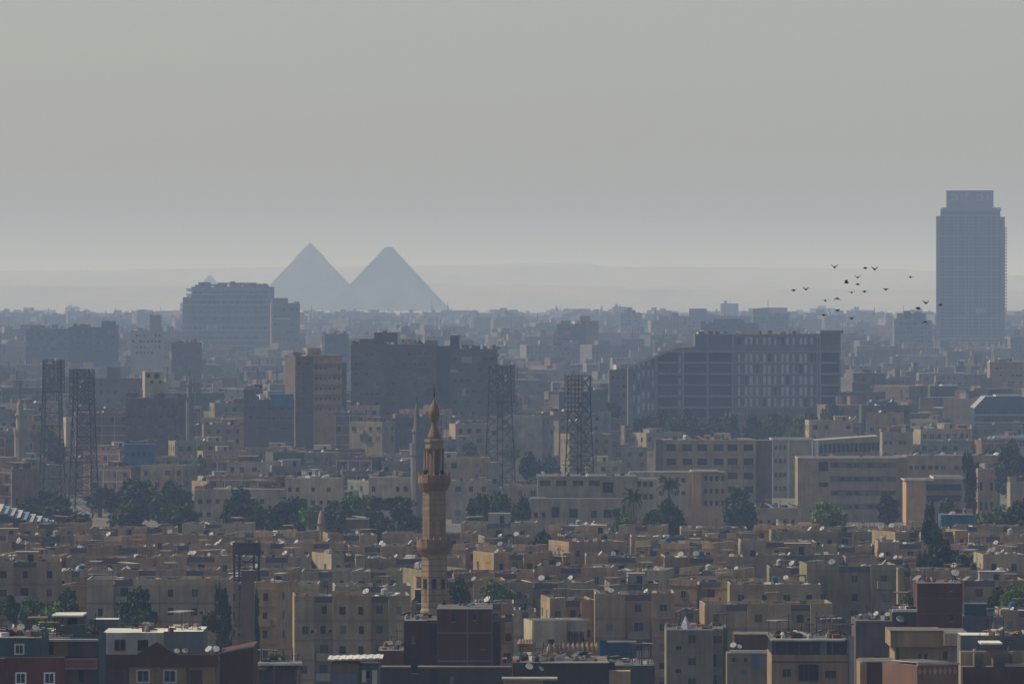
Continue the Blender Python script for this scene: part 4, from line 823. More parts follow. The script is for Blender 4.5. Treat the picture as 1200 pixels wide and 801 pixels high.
F2.win(80, 740, 12, 13, 'dark', 7); F2.junk(50, 112, 747, 26, 22, .55)
F3 = big(116, 256, 730, 'whitish house with two dark windows behind a dark brown gable and tan wall, bottom left', 14, ytop=737)
F3.vol('white_wall', 118, 190, 743, None, c('white'), 4, 14, top=M_ROOFW); F3.vol('dark_wall', 190.1, 236, 741, None, M_CONCD, 3, 14, top=M_ROOFW); F3.vol('lower_wall', 116, 256, 771, None, c('brown'), 0, 3.9); F3.strip('tan_wall', 151, 218, 781, 801, c('ochre'), -.12); F3.strip('tan_wall', 222, 252, 781, 801, c('ochre'), -.12)
F3.strip('brown_parapet', 115, 256, 766, 780.5, c('brick'), -.5); gable(F3, 160, 207, 184, 766, 751.5, -.5, .2, c('brick'))
F3.win(138, 764, 12, 13, 'glass', 4); F3.win(165, 764, 12, 13, 'dark', 4); F3.win(167.5, 798, 12, 13, 'white', -.13); F3.win(199, 798, 12, 13, 'white', -.13); F3.strip('shutter', 223, 237, 785, 801, c('brick'), -.3)
F3.strip('shutter_panel', 118, 149, 781, 801, c('mauve'), -.15); F3.junk(150, 230, 741, 20, 23, .5)
for xx in (206, 216, 254, 262): put(dish_mesh(0), 'satellite_dish', F3.o, (F3.x(xx if xx < 250 else xx - 10), 1.6, F3.z(771)), rz=rnd.uniform(-.9, .9)).scale = (rnd.uniform(.6, .85),) * 3
F4 = big(255, 297, 735, 'dark red wall with a slanting top edge below the brick chimney column', 12, ytop=757)
q = MB(); f = [(F4.x(255.5), 0, 0), (F4.x(297), 0, 0), (F4.x(297), 0, F4.z(757)), (F4.x(255.5), 0, F4.z(765.5))]; k = [(x_, 12, z_) for x_, _, z_ in f]; q.face(f, c('brick')); q.face(list(reversed(k)), c('brick'))
for i in range(4): j = (i + 1) % 4; q.face([f[j], f[i], k[i], k[j]], c('brick'))
q.obj('wall', F4.o); q = MB(); q.bar((F4.x(255.5), -.1, F4.z(765)), (F4.x(297), -.1, F4.z(756.5)), .18, M_ROOF); q.obj('coping', F4.o); q = MB(); q.box(F4.x(255), F4.x(256.5), -.1, .05, F4.z(801), F4.z(765), M_CONC); q.obj('corner_post', F4.o)
# chimney column and the tank frame on it
CH = big(282, 298, 960, 'square brown brick chimney column carrying an open frame, left of centre', 2, ytop=668, name='chimney_tower', cat='chimney', px=290)
CH.vol('shaft', 282.5, 297.5, 669, None, c('brown'), 0, 1.9); CH.vol('cap', 281, 299, 668, 669.5, M_CONCD, -.15, 2.05)
TK = big(272, 305, 1082, 'dark box water tank on open steel legs, above the brick chimney column', 4, ytop=635, name='tank_tower', cat='water tower', px=288.5)
TK.vol('tank', 272.5, 305, 636, 650, mat('tank_rust', (.07, .055, .05)), 0, 3.6); q = MB()
for xx in (274, 280, 297, 303):
    for y_ in (.2, 3.4): ql = MB(); ql.bar((TK.x(xx), y_, TK.z(684)), (TK.x(xx), y_, TK.z(650)), .22, M_STEEL); ql.obj('leg', TK.o)
for yy in (658, 666, 676): q.bar((TK.x(274), .2, TK.z(yy)), (TK.x(303), .2, TK.z(yy)), .15, M_STEEL)
q.bar((TK.x(274), .2, TK.z(668)), (TK.x(303), .2, TK.z(650)), .1, M_STEEL); q.bar((TK.x(303), .2, TK.z(668)), (TK.x(274), .2, TK.z(650)), .1, M_STEEL); q.obj('cross_brace', TK.o); TK.strip('rim', 271.5, 306, 635, 636.2, M_CONCD, -.2)
F6 = big(298, 350, 760, 'dark open shed with a pale roof and stacked scrap, bottom left of the minaret', 8, ytop=776)
F6.vol('wall', 299, 346, 785, None, c('slate'), 2); F6.strip('roof_sheet', 300, 354, 776, 779, M_ROOFW, -.5); F6.vol('roof_deck', 302, 352, 777, 779, M_ROOFW, 0, 6)
F6.junk(300, 345, 785, 36, 24, .6); F6.junk(304, 330, 776, 10, 25, .5)
q = MB()
for xx in (301, 320, 350): q.box(F6.x(xx), F6.x(xx) + .2, -.4, -.2, 0, F6.z(779), M_J[0])
q.obj('post_frame', F6.o)
F7 = big(385, 446, 750, 'brown shack with a rippled pale sheet roof left of the dark brick towers', 8, ytop=771)
F7.vol('wall', 387, 420, 777, None, c('brown')); F7.vol('side_wall', 420.1, 444, 780, None, M_CONCD, 1); q = MB()
for i in range(16): xa, xb = 384 + i * 4, 388.2 + i * 4; za = F7.z(773 + (.5 if i % 2 else -.1) - i * .12); q.box(F7.x(xa), F7.x(xb), -1, 7, za, za + .14, M_ROOFW)
q.obj('sheet_roof', F7.o); F7.strip('curtain', 388, 418, 789, 801, mat('blue_grey_cloth', (.14, .15, .2)), -.1); F7.win(430, 795, 5, 9, 'dark', 1)
for xx, w_, h_ in ((424, 5, 14), (436, 6, 18)): F7.strip('hanging_mat', xx, xx + w_, 785, 785 + h_, M_J[3], .3)
F8 = big(440, 590, 800, 'dark brick towers crowding together, blocking the base of the tall brown minaret', 14, ytop=712)
brk = c('brick'); F8.vol('main_tower', 512.1, 577, 713, None, brk, 0, 12); F8.vol('left_tower', 473, 511.9, 727, None, brk, 1.5, 12); F8.vol('right_wall', 577.1, 586, 729, None, brk, 2, 10); F8.vol('low_wall', 443, 472.9, 762, None, brk, 0, 10); F8.vol('front_wall', 447, 600, 779, None, mat('dark_render', (.05, .042, .036)), -4, -.01)
F8.strip('coping', 512, 577, 712, 713.3, M_ROOFW, -.1); F8.strip('coping', 474, 500, 726.3, 727.3, M_CONC, 1.3)
for y in (740, 773): F8.strip('floor_beam', 512.2, 577, y, y + 2.2, M_CONCD, -.08)
for xx in (547, 576): F8.strip('column', xx, xx + 1.4, 714, 779, M_CONCD, -.05)
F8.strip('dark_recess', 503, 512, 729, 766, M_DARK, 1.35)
for xx, y, w_, h_ in ((531, 728, 4, 8), (556, 726, 3, 6)): F8.win(xx, y, w_, h_, 'dark')
F8.win(484, 754, 4, 8, 'grey', 1.5); F8.win(566, 760, 4, 8, 'brown'); F8.win(530, 797, 4, 7, 'grey', -4); F8.win(486, 786, 8, 12, 'dark', -4); F8.win(508, 800, 8, 20, 'dark', -4)
F8.vol('lit_patch', 579, 592, 725, 757, c('pink'), 4, 9); F8.junk(475, 505, 727, 16, 26, .5); F8.junk(514, 575, 713, 10, 27, .4); F8.junk(447, 472, 762, 12, 28, .5); F8.junk(590, 598, 779, 5, 29, .5)  # small pinkish box stands in for a lit patch, light in its colour
for xx, y in ((467, 762), (457, 762)): put(dish_mesh(1), 'satellite_dish', F8.o, (F8.x(xx), 3, F8.z(y)), rz=rnd.uniform(-.9, .9)).scale = (rnd.uniform(.6, .85),) * 3
F9 = big(600, 770, 760, 'long dark flat-roofed house with junk and dishes on top, bottom centre', 16, ytop=776)
F9.vol('wall', 601, 713, 777, None, mat('dark_render2', (.06, .048, .04)), 2); F9.vol('right_wall', 713.1, 768, 781, None, c('slate'), 3); F9.vol('tan_wall', 590, 636, 795, None, c('ochre'), -3, -.5, top=M_ROOFW); F9.strip('roof_edge', 588, 653, 792.5, 794.8, M_ROOF, -3.4)
F9.strip('tan_pillar', 714, 739, 786, 801, c('tan'), 2.8); F9.strip('coping', 634, 714, 775.6, 777, M_CONC, 1.8)
F9.junk(605, 700, 777, 52, 30, .62); F9.junk(715, 766, 781, 14, 31, .5)
for xx in (620, 634): put(dish_mesh(0), 'satellite_dish', F9.o, (F9.x(xx), 1, F9.z(791.5)), rz=rnd.uniform(-.9, .9)).scale = (rnd.uniform(.6, .85),) * 3
q = MB(); q.bar((F9.x(644), 4, F9.z(776)), (F9.x(664), 4, F9.z(768)), .25, M_AWN); q.bar((F9.x(650), 4, F9.z(777)), (F9.x(663), 4, F9.z(770)), .2, M_AWN); q.obj('white_beams', F9.o)
for i in range(5): q = MB(); q.cyl(0, 0, -.9, 0, .42, .42, 3, c('pink')); q.cyl(0, 0, 0, .5, .42, .1, 8, c('pink')); q.obj('crenel', F9.o, (F9.x(610 + i * 3.4), 6, F9.z(757)))
BT = big(703, 748, 800, 'blue steel rooftop tank with a torn white rim, bottom right of centre', 4, ytop=748, name='water_tank', cat='water tank')
BT.vol('tank', 704, 746, 752, 774, M_TANKB, 0, 3.6); BT.vol('tank_side', 703, 711, 749, 771, M_TANKB, -.3, -.01); BT.strip('rim', 711, 744, 750.6, 752.3, M_ROOFW, -.1); q = MB()
for xx in (707, 718, 731, 743):
    for y_ in (.3, 3.3): q = MB(); q.bar((BT.x(xx), y_, 0), (BT.x(xx), y_, BT.z(774)), .2, M_STEEL); q.obj('leg', BT.o)
for xx in (712, 722, 734): BT.strip('seam', xx, xx + .5, 753, 773.5, MATS['wall_slate'], -.04)
CM = big(625, 692, 905, 'small cream house with three tall slit windows and a pointed crenellated wall', 9, 10, ytop=724, name='small_house', cat='house')
CM.vol('wall', 626, 664, 727, None, c('cream'), 0, 8); CM.vol('right_wall', 664.1, 690, 726.5, None, c('cream'), .8, 8); CM.strip('coping', 626, 690, 725.6, 727, M_ROOFW, -.1)
CM.win(645, 755, 6, 6, 'dark'); CM.strip('door', 642, 649, 749, 755.5, M_DARK, -.1)
for xx, w_ in ((669.5, 3), (676, 4), (683, 3)): CM.strip('slit_window', xx - w_ / 2, xx + w_ / 2, 740, 754, M_SHUTB, .68)
CM.vol('yard_wall', 632, 696, 764, None, c('beige'), -5, -4.6)
for i in range(11): q = MB(); q.lathe([(.3, 0), (.42, .5), (.36, .9), (.06, 1.5)], 8, c('pink')); q.obj('crenel', CM.o, (CM.x(636 + i * 5.6), -4.8, CM.z(764)))
TN = big(780, 852, 930, 'tan tower house with small dark windows and a cluttered roof, bottom right of centre', 12, ytop=736)
TN.vol('wall', 781, 836, 738, None, c('olive')); TN.vol('side_wall', 836.1, 848, 737, None, c('olive'), 1.2); TN.vol('corner', 848.1, 853, 736, None, c('mauve'), 2); TN.strip('coping', 780.6, 836, 736.6, 738.2, M_ROOFW, -.1)
for y in (752.5, 779, 803): TN.win(811, y, 9, 9, 'glass')
for y in (761, 788): TN.win(795, y, 6, 4.5, 'dark')
for y in (754, 781, 805): TN.win(838, y, 4, 9 if y < 760 else 14, 'dark', 1.2); TN.win(844, y, 5, 9 if y < 760 else 14, 'grey' if y > 760 else 'brown', 1.2)
TN.junk(783, 846, 738, 30, 33, .6); TN.strip('crack', 782, 847, 764, 764.5, c('brown'), -.02)
q = MB(); q.lathe([(.8, 0), (.5, .8), (.08, 1.7)], 5, mat('white_sheet', (.4, .4, .45))); q.obj('cloth_canopy', TN.o, (TN.x(804), 3, TN.z(738)))
F10 = big(850, 906, 890, 'low house with a dark brick upper wall and pale ledge behind the glazed-top house', 12, ytop=745)
F10.vol('upper_wall', 862, 906, 745, None, brk, 5, 12); F10.vol('wall', 852, 905, 765, None, c('olive'), 0, 4.9); F10.strip('ledge', 855, 905, 761.5, 764, M_ROOFW, -.4); F10.strip('blue_sheet', 881, 890, 766, 783, mat('blue_cloth', (.09, .12, .22)), -.2)
for xx in (860, 874): F10.win(xx, 775, 4, 5, 'dark')
for xx in (860, 867): put(dish_mesh(0), 'satellite_dish', F10.o, (F10.x(xx), 2, F10.z(765)), rz=rnd.uniform(-.9, .9)).scale = (rnd.uniform(.6, .85),) * 3
F10.strip('blue_door', 868, 874, 784, 790, mat('blue_cloth', (.09, .12, .22)), -.1)
F11 = big(904, 1002, 770, 'tan house with a dark glazed top storey and white roof edge, bottom right', 14, ytop=748)
F11.vol('wall', 904.5, 994, 767, None, c('pink')); F11.vol('glazed_storey', 905, 993, 750, 767, M_OFFG, .3, 13); F11.vol('column', 995, 1001, 745, None, M_CONC, -.3, 1); F11.strip('roof_edge', 903, 990, 748, 750.4, M_ROOFW, -.8); F11.vol('roof_deck', 903, 994, 749, 749.9, M_CONCD, -.2, 13.4)
F11.strip('pale_panel', 961, 969, 752, 767, mat('grey_blue_paint', (.13, .17, .19)), .15)
for xx in (908, 922, 936, 950, 975, 984): F11.strip('mullion', xx, xx + .8, 751, 767, M_CONCD, .18)
F11.strip('floor_beam', 904.6, 994, 774, 776, c('mauve'), -.08)
F11.win(922, 793, 10, 10, 'glass'); F11.strip('window_cage', 936, 959, 778, 797, M_DARK, -.5); F11.win(973.5, 794, 13, 9, 'glass'); F11.junk(910, 990, 749, 40, 34, .6)
for xx in (942, 947.5, 953): F11.strip('cage_bar', xx, xx + .6, 778, 797, M_SHUTG, -.6)
F12 = big(1002, 1046, 850, 'dark purplish brick house with boxes on its roof, left of the dark brick tower', 12, ytop=722)
F12.vol('wall', 1003, 1046, 727, None, c('mauve')); F12.strip('band', 1003, 1046, 727.2, 729, M_CONCD, -.1); F12.win(1028, 774, 6, 6, 'dark'); F12.junk(1005, 1044, 727, 16, 35, .6)
for xx, y in ((1041, 727), (1020, 727), (1028, 727)): put(dish_mesh(0), 'satellite_dish', F12.o, (F12.x(xx), 2, F12.z(y)), rz=rnd.uniform(-.9, .9)).scale = (rnd.uniform(.6, .85),) * 3
F13 = big(1046, 1136, 860, 'tall blank dark brick tower standing over the tan overhanging house', 12, ytop=680)
F13.vol('tower', 1075, 1128, 683, None, brk, 0, 9); F13.vol('low_wall', 1046, 1074.9, 717, None, c('mauve'), 1, 9); F13.win(1115, 727, 4, 8, 'dark'); F13.win(1115, 692, 3, 6, 'brown')
for y in (700, 718): F13.strip('floor_beam', 1075, 1128, y, y + .9, c('mauve'), -.05)
F13.strip('coping', 1046, 1075, 714, 716.8, M_ROOFW, .8); F13.junk(1078, 1125, 683, 10, 36, .4); F13.junk(1050, 1074, 717, 12, 37, .6)
put(dish_mesh(0), 'satellite_dish', F13.o, (F13.x(1121), 3, F13.z(683)), rz=.3); put(dish_mesh(0), 'satellite_dish', F13.o, (F13.x(1055), .5, F13.z(736)), rz=.3)
F14 = big(1042, 1140, 800, 'tan house with a broad overhanging upper storey, bottom right', 12, ytop=737)
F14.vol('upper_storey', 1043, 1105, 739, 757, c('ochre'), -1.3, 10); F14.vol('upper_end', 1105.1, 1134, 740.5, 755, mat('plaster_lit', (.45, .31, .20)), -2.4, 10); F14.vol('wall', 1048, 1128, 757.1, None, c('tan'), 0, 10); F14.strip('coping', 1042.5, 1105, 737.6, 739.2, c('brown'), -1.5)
F14.win(1078, 774, 3.4, 8, 'dark'); F14.win(1085, 774, 3.4, 8, 'dark'); F14.win(1108, 772, 5, 9, 'brown'); F14.strip('lamp', 1112, 1114, 757.5, 759.5, M_AWN, -.3)
for xx in (1048, 1053.5): F14.strip('pillar', xx, xx + 1.8, 757.2, 790, c('ochre'), -1.2)
F15 = big(1072, 1128, 735, 'small brick house with a row of pale diamond shapes along its top, bottom right', 8, 24, ytop=775, name='small_house', cat='house')
F15.vol('wall', 1072, 1126, 779, None, mat('brick_mid', (.17, .09, .065))); F15.strip('coping', 1071.5, 1126.5, 776.5, 779, M_CONC, -.25); F15.vol('roof_patch', 1078, 1120, 775.8, 776.4, M_ROOFW, 1, 7)
for i in range(8):
    q = MB(); a_ = .24; h2 = .42; q.face([(0, -.03, -h2), (a_, -.03, 0), (0, -.03, h2), (-a_, -.03, 0)], c('ochre')); q.face([(0, -.001, h2), (a_, -.001, 0), (0, -.001, -h2), (-a_, -.001, 0)], c('ochre')); q.obj('diamond', F15.o, (F15.x(1075.5 + i * 6.6), 0, F15.z(785.5)))
F16 = big(1008, 1073, 745, 'dark brown wall with a tan edge strip and tan roof ledge, bottom right', 8, ytop=774)
F16.vol('wall', 1016, 1072, 777, None, brk); F16.vol('edge_wall', 1008, 1015.9, 776, None, c('ochre'), -.2, 7.8); F16.vol('roof_ledge', 1010, 1050, 774.6, 775.9, c('ochre'), 0, 7.9)
F17 = big(1128, 1212, 760, 'tan plastered house with a dark roof band over a brown wall, bottom right corner', 12, ytop=745)
F17.vol('upper_wall', 1130, 1212, 747, None, M_CONCD, 6, 12, top=M_ROOFW); F17.vol('tan_wall', 1128, 1212, 765, None, c('tan'), 3, 5.9); F17.vol('wall', 1128, 1212, 781, None, brk, 0, 2.9); F17.strip('ledge', 1178, 1212, 777, 780.5, c('cream'), -.3); F17.strip('awning', 1150, 1175, 753, 755, M_ROOFW, 5.4)
for xx in (1142, 1164, 1186): F17.strip('stain', xx, xx + 1.5, 766, 780, c('brown'), 2.97)
F17.junk(1160, 1210, 747, 22, 38, .5); F17.junk(1130, 1205, 765, 8, 39, .3)
OT = big(1129, 1158, 930, 'blue black rooftop tank with a white lid, right of the dark brick tower', 4, ytop=705, name='water_tank', cat='water tank')
OT.vol('tank', 1130, 1156, 707, 720, mat('tank_navy', (.02, .055, .085)), 0, 3); OT.strip('rim', 1129.5, 1157, 705.6, 707.2, M_ROOFW, -.1); OT.vol('tank_house', 1128, 1158, 721, None, c('slate'), -.5, 6)

# ------------------------------------------------------------------ housing estate: nearest blocks by hand, then the receding rows
def estate_segs(W, r):
    n = max(1, round(W / 10.5)); out = []
    for i in range(n):
        a, b_ = i / n, (i + 1) / n; w_ = b_ - a; cut1 = a + w_ * r.uniform(.28, .40); cut2 = cut1 + w_ * r.uniform(.27, .36)
        if r.random() < .85: out += [(a, cut1, r.choice([.9, 1.3]), r.choice([0, 0, .25]), 0), (cut1, cut2, 0, -.25, 1), (cut2, b_, r.choice([.9, 1.2]), r.choice([0, .12]), 0)]
        else: out += [(a, b_, .7, 0, 0)]
    return out
EC = ['tan', 'tan', 'pink', 'beige', 'peach', 'peach', 'peach', 'ochre', 'olive', 'pink']
er = random.Random(21)
def est(x0, x1, yt, D, wall='tan', yaw=0, see=3, **kw):
    W = (x1 - x0) / FPX * D; kw.setdefault('dep', 11); kw.setdefault('ww', .78); kw.setdefault('wh', 1.12); kw.setdefault('wstyles', ['dark', 'dark', 'glass', 'dark', 'green', 'grey', 'dark', 'half']); kw.setdefault('junkn', 26)
    return pblock(x0, x1, yt, D=D, wall=wall, yaw=yaw, segs=estate_segs(W, er), see=see, fl=2.8, hutn=er.choice([0, 0, 0, 0, 1]), dishes=er.choice([0, 1, 2, 3]), tanks=er.choice([0, 0, 1]), seed=int(x0 + yt * 3), group='flat-roofed estate blocks', wspace=3.0, occupy=True, **kw)
for a in ((-14, 72, 657, 1100, 'tan', 4, 4), (76, 104, 668, 1130, 'pink', 0, 3), (266, 306, 683, 1078, 'tan', 0, 4), (102, 270, 678, 1062, 'beige', 0, 5), (298, 347, 682, 1040, 'ochre', -14, 5), (340, 480, 697, 1005, 'tan', 3, 5), (482, 500, 706, 1010, 'beige', 0, 3),
          (556, 602, 706, 1010, 'pink', 0, 4), (602, 628, 716, 1000, 'beige', 0, 3), (634, 696, 702, 1030, 'tan', 6, 5), (697, 790, 695, 1020, 'pink', 0, 5), (792, 842, 716, 1045, 'olive', -8, 4), (822, 975, 707, 1015, 'tan', 2, 4),
          (940, 1050, 662, 1085, 'olive', 3, 6), (1052, 1078, 668, 1110, 'tan', 0, 4), (1146, 1200, 649, 1160, 'beige', 4, 4), (855, 962, 684, 1078, 'tan', 0, 3), (1172, 1230, 714, 1010, 'pink', 0, 2), (1140, 1175, 722, 985, 'grey', 0, 2)):
    est(*a[:6], see=a[6], win=.9)
row = 0
for yt0, D0 in ((683, 1118), (668, 1160), (652, 1215), (638, 1272), (626, 1332), (616, 1398)):
    x = -30 + er.uniform(-30, 10); row += 1
    while x < 1225:
        wp = er.uniform(62, 130) * (1120 / D0) ** .5; D = D0 + er.uniform(-9, 9); yt = yt0 + er.uniform(-4.0, 3.0)
        yaw = er.choice([-20, -8, -3, 0, 0, 0, 3, 6, 18]); xc = x + wp / 2; X = PX(xc, D); W = wp / FPX * D
        if all((X - a) ** 2 + (D + 5 - b_) ** 2 > (W * .30 + c_) ** 2 for a, b_, c_ in FOOT[:0] + [f for f in FOOT if abs(f[1] - D) < 30]):
            est(x, x + wp, yt, D, er.choice(EC), yaw, see=2, win=.9)
        x += wp + er.choice([1, 3, 6, 14]) * er.uniform(.6, 1.2)

# ------------------------------------------------------------------ trees placed from the photo
for t in ((20, 566, 46, 1880, 'round'), (52, 574, 56, 1820, 'round'), (85, 600, 66, 1490, 'round'), (118, 570, 40, 1900, 'round'), (160, 566, 70, 1760, 'round'), (150, 588, 44, 1600, 'round'), (203, 562, 48, 1740, 'round'), (198, 602, 30, 1560, 'round'), (230, 535, 42, 1990, 'light'),
          (285, 571, 50, 1600, 'round'), (300, 590, 24, 1560, 'round'), (340, 580, 56, 1600, 'round'), (365, 588, 26, 1590, 'light'), (415, 574, 42, 1640, 'light'), (404, 590, 24, 1600, 'round'), (458, 580, 58, 1600, 'flat'), (470, 590, 44, 1570, 'round'), (440, 597, 32, 1560, 'round'),
          (560, 576, 30, 1580, 'round'), (583, 575, 46, 1640, 'round'), (612, 580, 26, 1600, 'round'), (585, 598, 50, 1540, 'round'), (646, 535, 30, 2120, 'round'), (670, 492, 30, 2440, 'round'), (700, 484, 30, 2440, 'light'), (628, 490, 26, 2460, 'round'), (718, 470, 20, 2380, 'round'),
          (635, 628, 50, 1290, 'round'), (662, 634, 28, 1300, 'light'), (866, 575, 40, 1640, 'round'), (972, 582, 36, 1560, 'light'), (1040, 578, 26, 1690, 'round'), (1087, 602, 26, 1330, 'column'), (1098, 625, 42, 1210, 'column'), (1128, 648, 46, 1190, 'round'), (1078, 658, 26, 1180, 'column'), (1066, 690, 20, 1100, 'light'), (1150, 662, 30, 1195, 'round'),
          (1137, 540, 24, 1720, 'column'), (1165, 588, 48, 1560, 'light'), (1192, 590, 30, 1540, 'round'), (1112, 580, 34, 1680, 'round'), (1185, 522, 44, 1960, 'round'), (1160, 528, 26, 2000, 'round'), (975, 473, 26, 2560, 'round'), (1188, 682, 34, 1080, 'light'), (1170, 690, 26, 1090, 'round'),
          (42, 696, 34, 1040, 'light'), (80, 690, 40, 1038, 'round'), (60, 704, 30, 1020, 'light'), (162, 688, 44, 1030, 'round'), (165, 712, 30, 1015, 'light'), (112, 722, 34, 990, 'light'), (140, 724, 26, 985, 'light'), (325, 764, 44, 905, 'light'), (540, 676, 26, 1080, 'round'), (583, 676, 36, 1092, 'light'), (300, 708, 14, 1000, 'column'),
          (12, 700, 22, 1036, 'round'), (262, 700, 26, 1030, 'column'), (247, 715, 20, 1020, 'round'), (1030, 634, 44, 1320, 'light'), (1010, 632, 30, 1330, 'light'), (1055, 636, 30, 1325, 'round')): tree(*t)
for t in ((0, 580, 50, 1700, 'round'), (34, 588, 52, 1640, 'round'), (70, 582, 50, 1700, 'round'), (108, 588, 56, 1640, 'round'), (136, 574, 50, 1800, 'round'), (184, 582, 60, 1680, 'round'), (214, 592, 44, 1590, 'round'), (180, 604, 40, 1530, 'round'), (240, 600, 34, 1540, 'round'), (272, 606, 30, 1500, 'round'), (312, 602, 34, 1520, 'round'), (352, 600, 40, 1540, 'round'), (390, 588, 34, 1640, 'round'), (424, 592, 36, 1580, 'round'), (452, 600, 44, 1540, 'round'), (540, 596, 34, 1560, 'round'), (608, 596, 30, 1560, 'round'), (782, 588, 40, 1560, 'round'), (766, 596, 30, 1540, 'light'), (730, 600, 28, 1540, 'light'), (1060, 592, 30, 1640, 'round'), (1084, 588, 34, 1650, 'round'), (1140, 590, 40, 1600, 'round'), (1178, 600, 50, 1500, 'round'), (1106, 640, 50, 1195, 'round'), (1090, 650, 44, 1185, 'round'), (40, 548, 26, 2090, 'round'), (8, 532, 30, 2200, 'round'), (330, 500, 24, 2330, 'round'), (430, 512, 24, 2240, 'round'), (468, 508, 26, 2260, 'round'), (318, 520, 20, 2200, 'light'), (548, 500, 20, 2320, 'round')): (tree(*t) if (t[0] * 7) % 4 else None)
for i in range(15): tree(748 + i * 14.5 + rnd.uniform(-4, 4), rnd.uniform(481, 489), rnd.uniform(22, 36), 2400 + rnd.uniform(-20, 15), rnd.choice(['round', 'light', 'round']))
for t in ((742, 574, 28, 1540), (784, 560, 29, 1590), (722, 596, 18, 1530)): palm(*t)

tq = random.Random(77)
for i in range(46):
    D_ = tq.uniform(1900, 2520); p_ = tq.uniform(-10, 1210 if D_ > 2130 else 630)
    if free(PX(p_, D_), D_, 4): tree(p_, EYE + (CAMZ - tq.uniform(11, 17)) / D_ * FPX, tq.uniform(16, 34), D_, tq.choice(['round', 'round', 'light']))
# ------------------------------------------------------------------ old quarter between the estate and the office block
OC = ['grey', 'beige', 'tan', 'rawbrick', 'rawbrick', 'grey', 'olive', 'pink', 'brown', 'beige', 'cream', 'slate', 'mauve', 'olive']
orr = random.Random(5); D = 1840
NB = 0
while D < 2560:
    half = 640 / FPX * D; X = -half + orr.uniform(-10, 5)
    while X < half:
        W = orr.uniform(9, 19); dp = orr.uniform(9, 14); yy = D + orr.uniform(-14, 14); H = orr.choice([7, 9, 9, 10, 11, 12, 12.5, 13, 14, 15.5] if yy < 2150 or (730 < CX + (X + W / 2) / yy * FPX < 970) or CX + (X + W) / yy * FPX > 1085 else [9, 12, 14, 15, 16, 18, 19, 21]) + orr.uniform(-.6, .6)
        p_ = CX + (X + W / 2) / yy * FPX
        if (p_ > 630 and yy < 2110) or (22 < p_ < 132 and yy < 2025) or (556 < p_ < 616 and yy < 2045): X += W; continue
        if free(X + W / 2, yy + 5, W * .36) and orr.random() < .95:
            wl = orr.choice(OC)
            block(X + W / 2, yy + dp / 2, W, H, dep=dp, yaw=orr.choice([-30, -18, -8, 0, 0, 5, 12, 22, 35]), wall=wl, see=3 if D < 2000 else 2, fl=3.1, win=.75, wspace=2.9, junkn=22 if D < 2100 else 14, dishes=orr.choice([0, 1, 2]),
                  tanks=orr.choice([0, 1]), hutn=orr.choice([0, 0, 1, 1]), seed=NB, bands=orr.random() < .3, group='low houses of the old quarter', name='house', cat='house', acs=.05, balc=.3, ww=1.15, wh=1.4,
                  roofm=orr.choice([M_ROOF, M_ROOF, M_ROOFD, M_ROOFW]), wstyles=['dark', 'dark', 'glass', 'brown', 'grey'], noun='house'); NB += 1
        X += W + orr.choice([.5, 1.5, 4, 9])
    D += 46

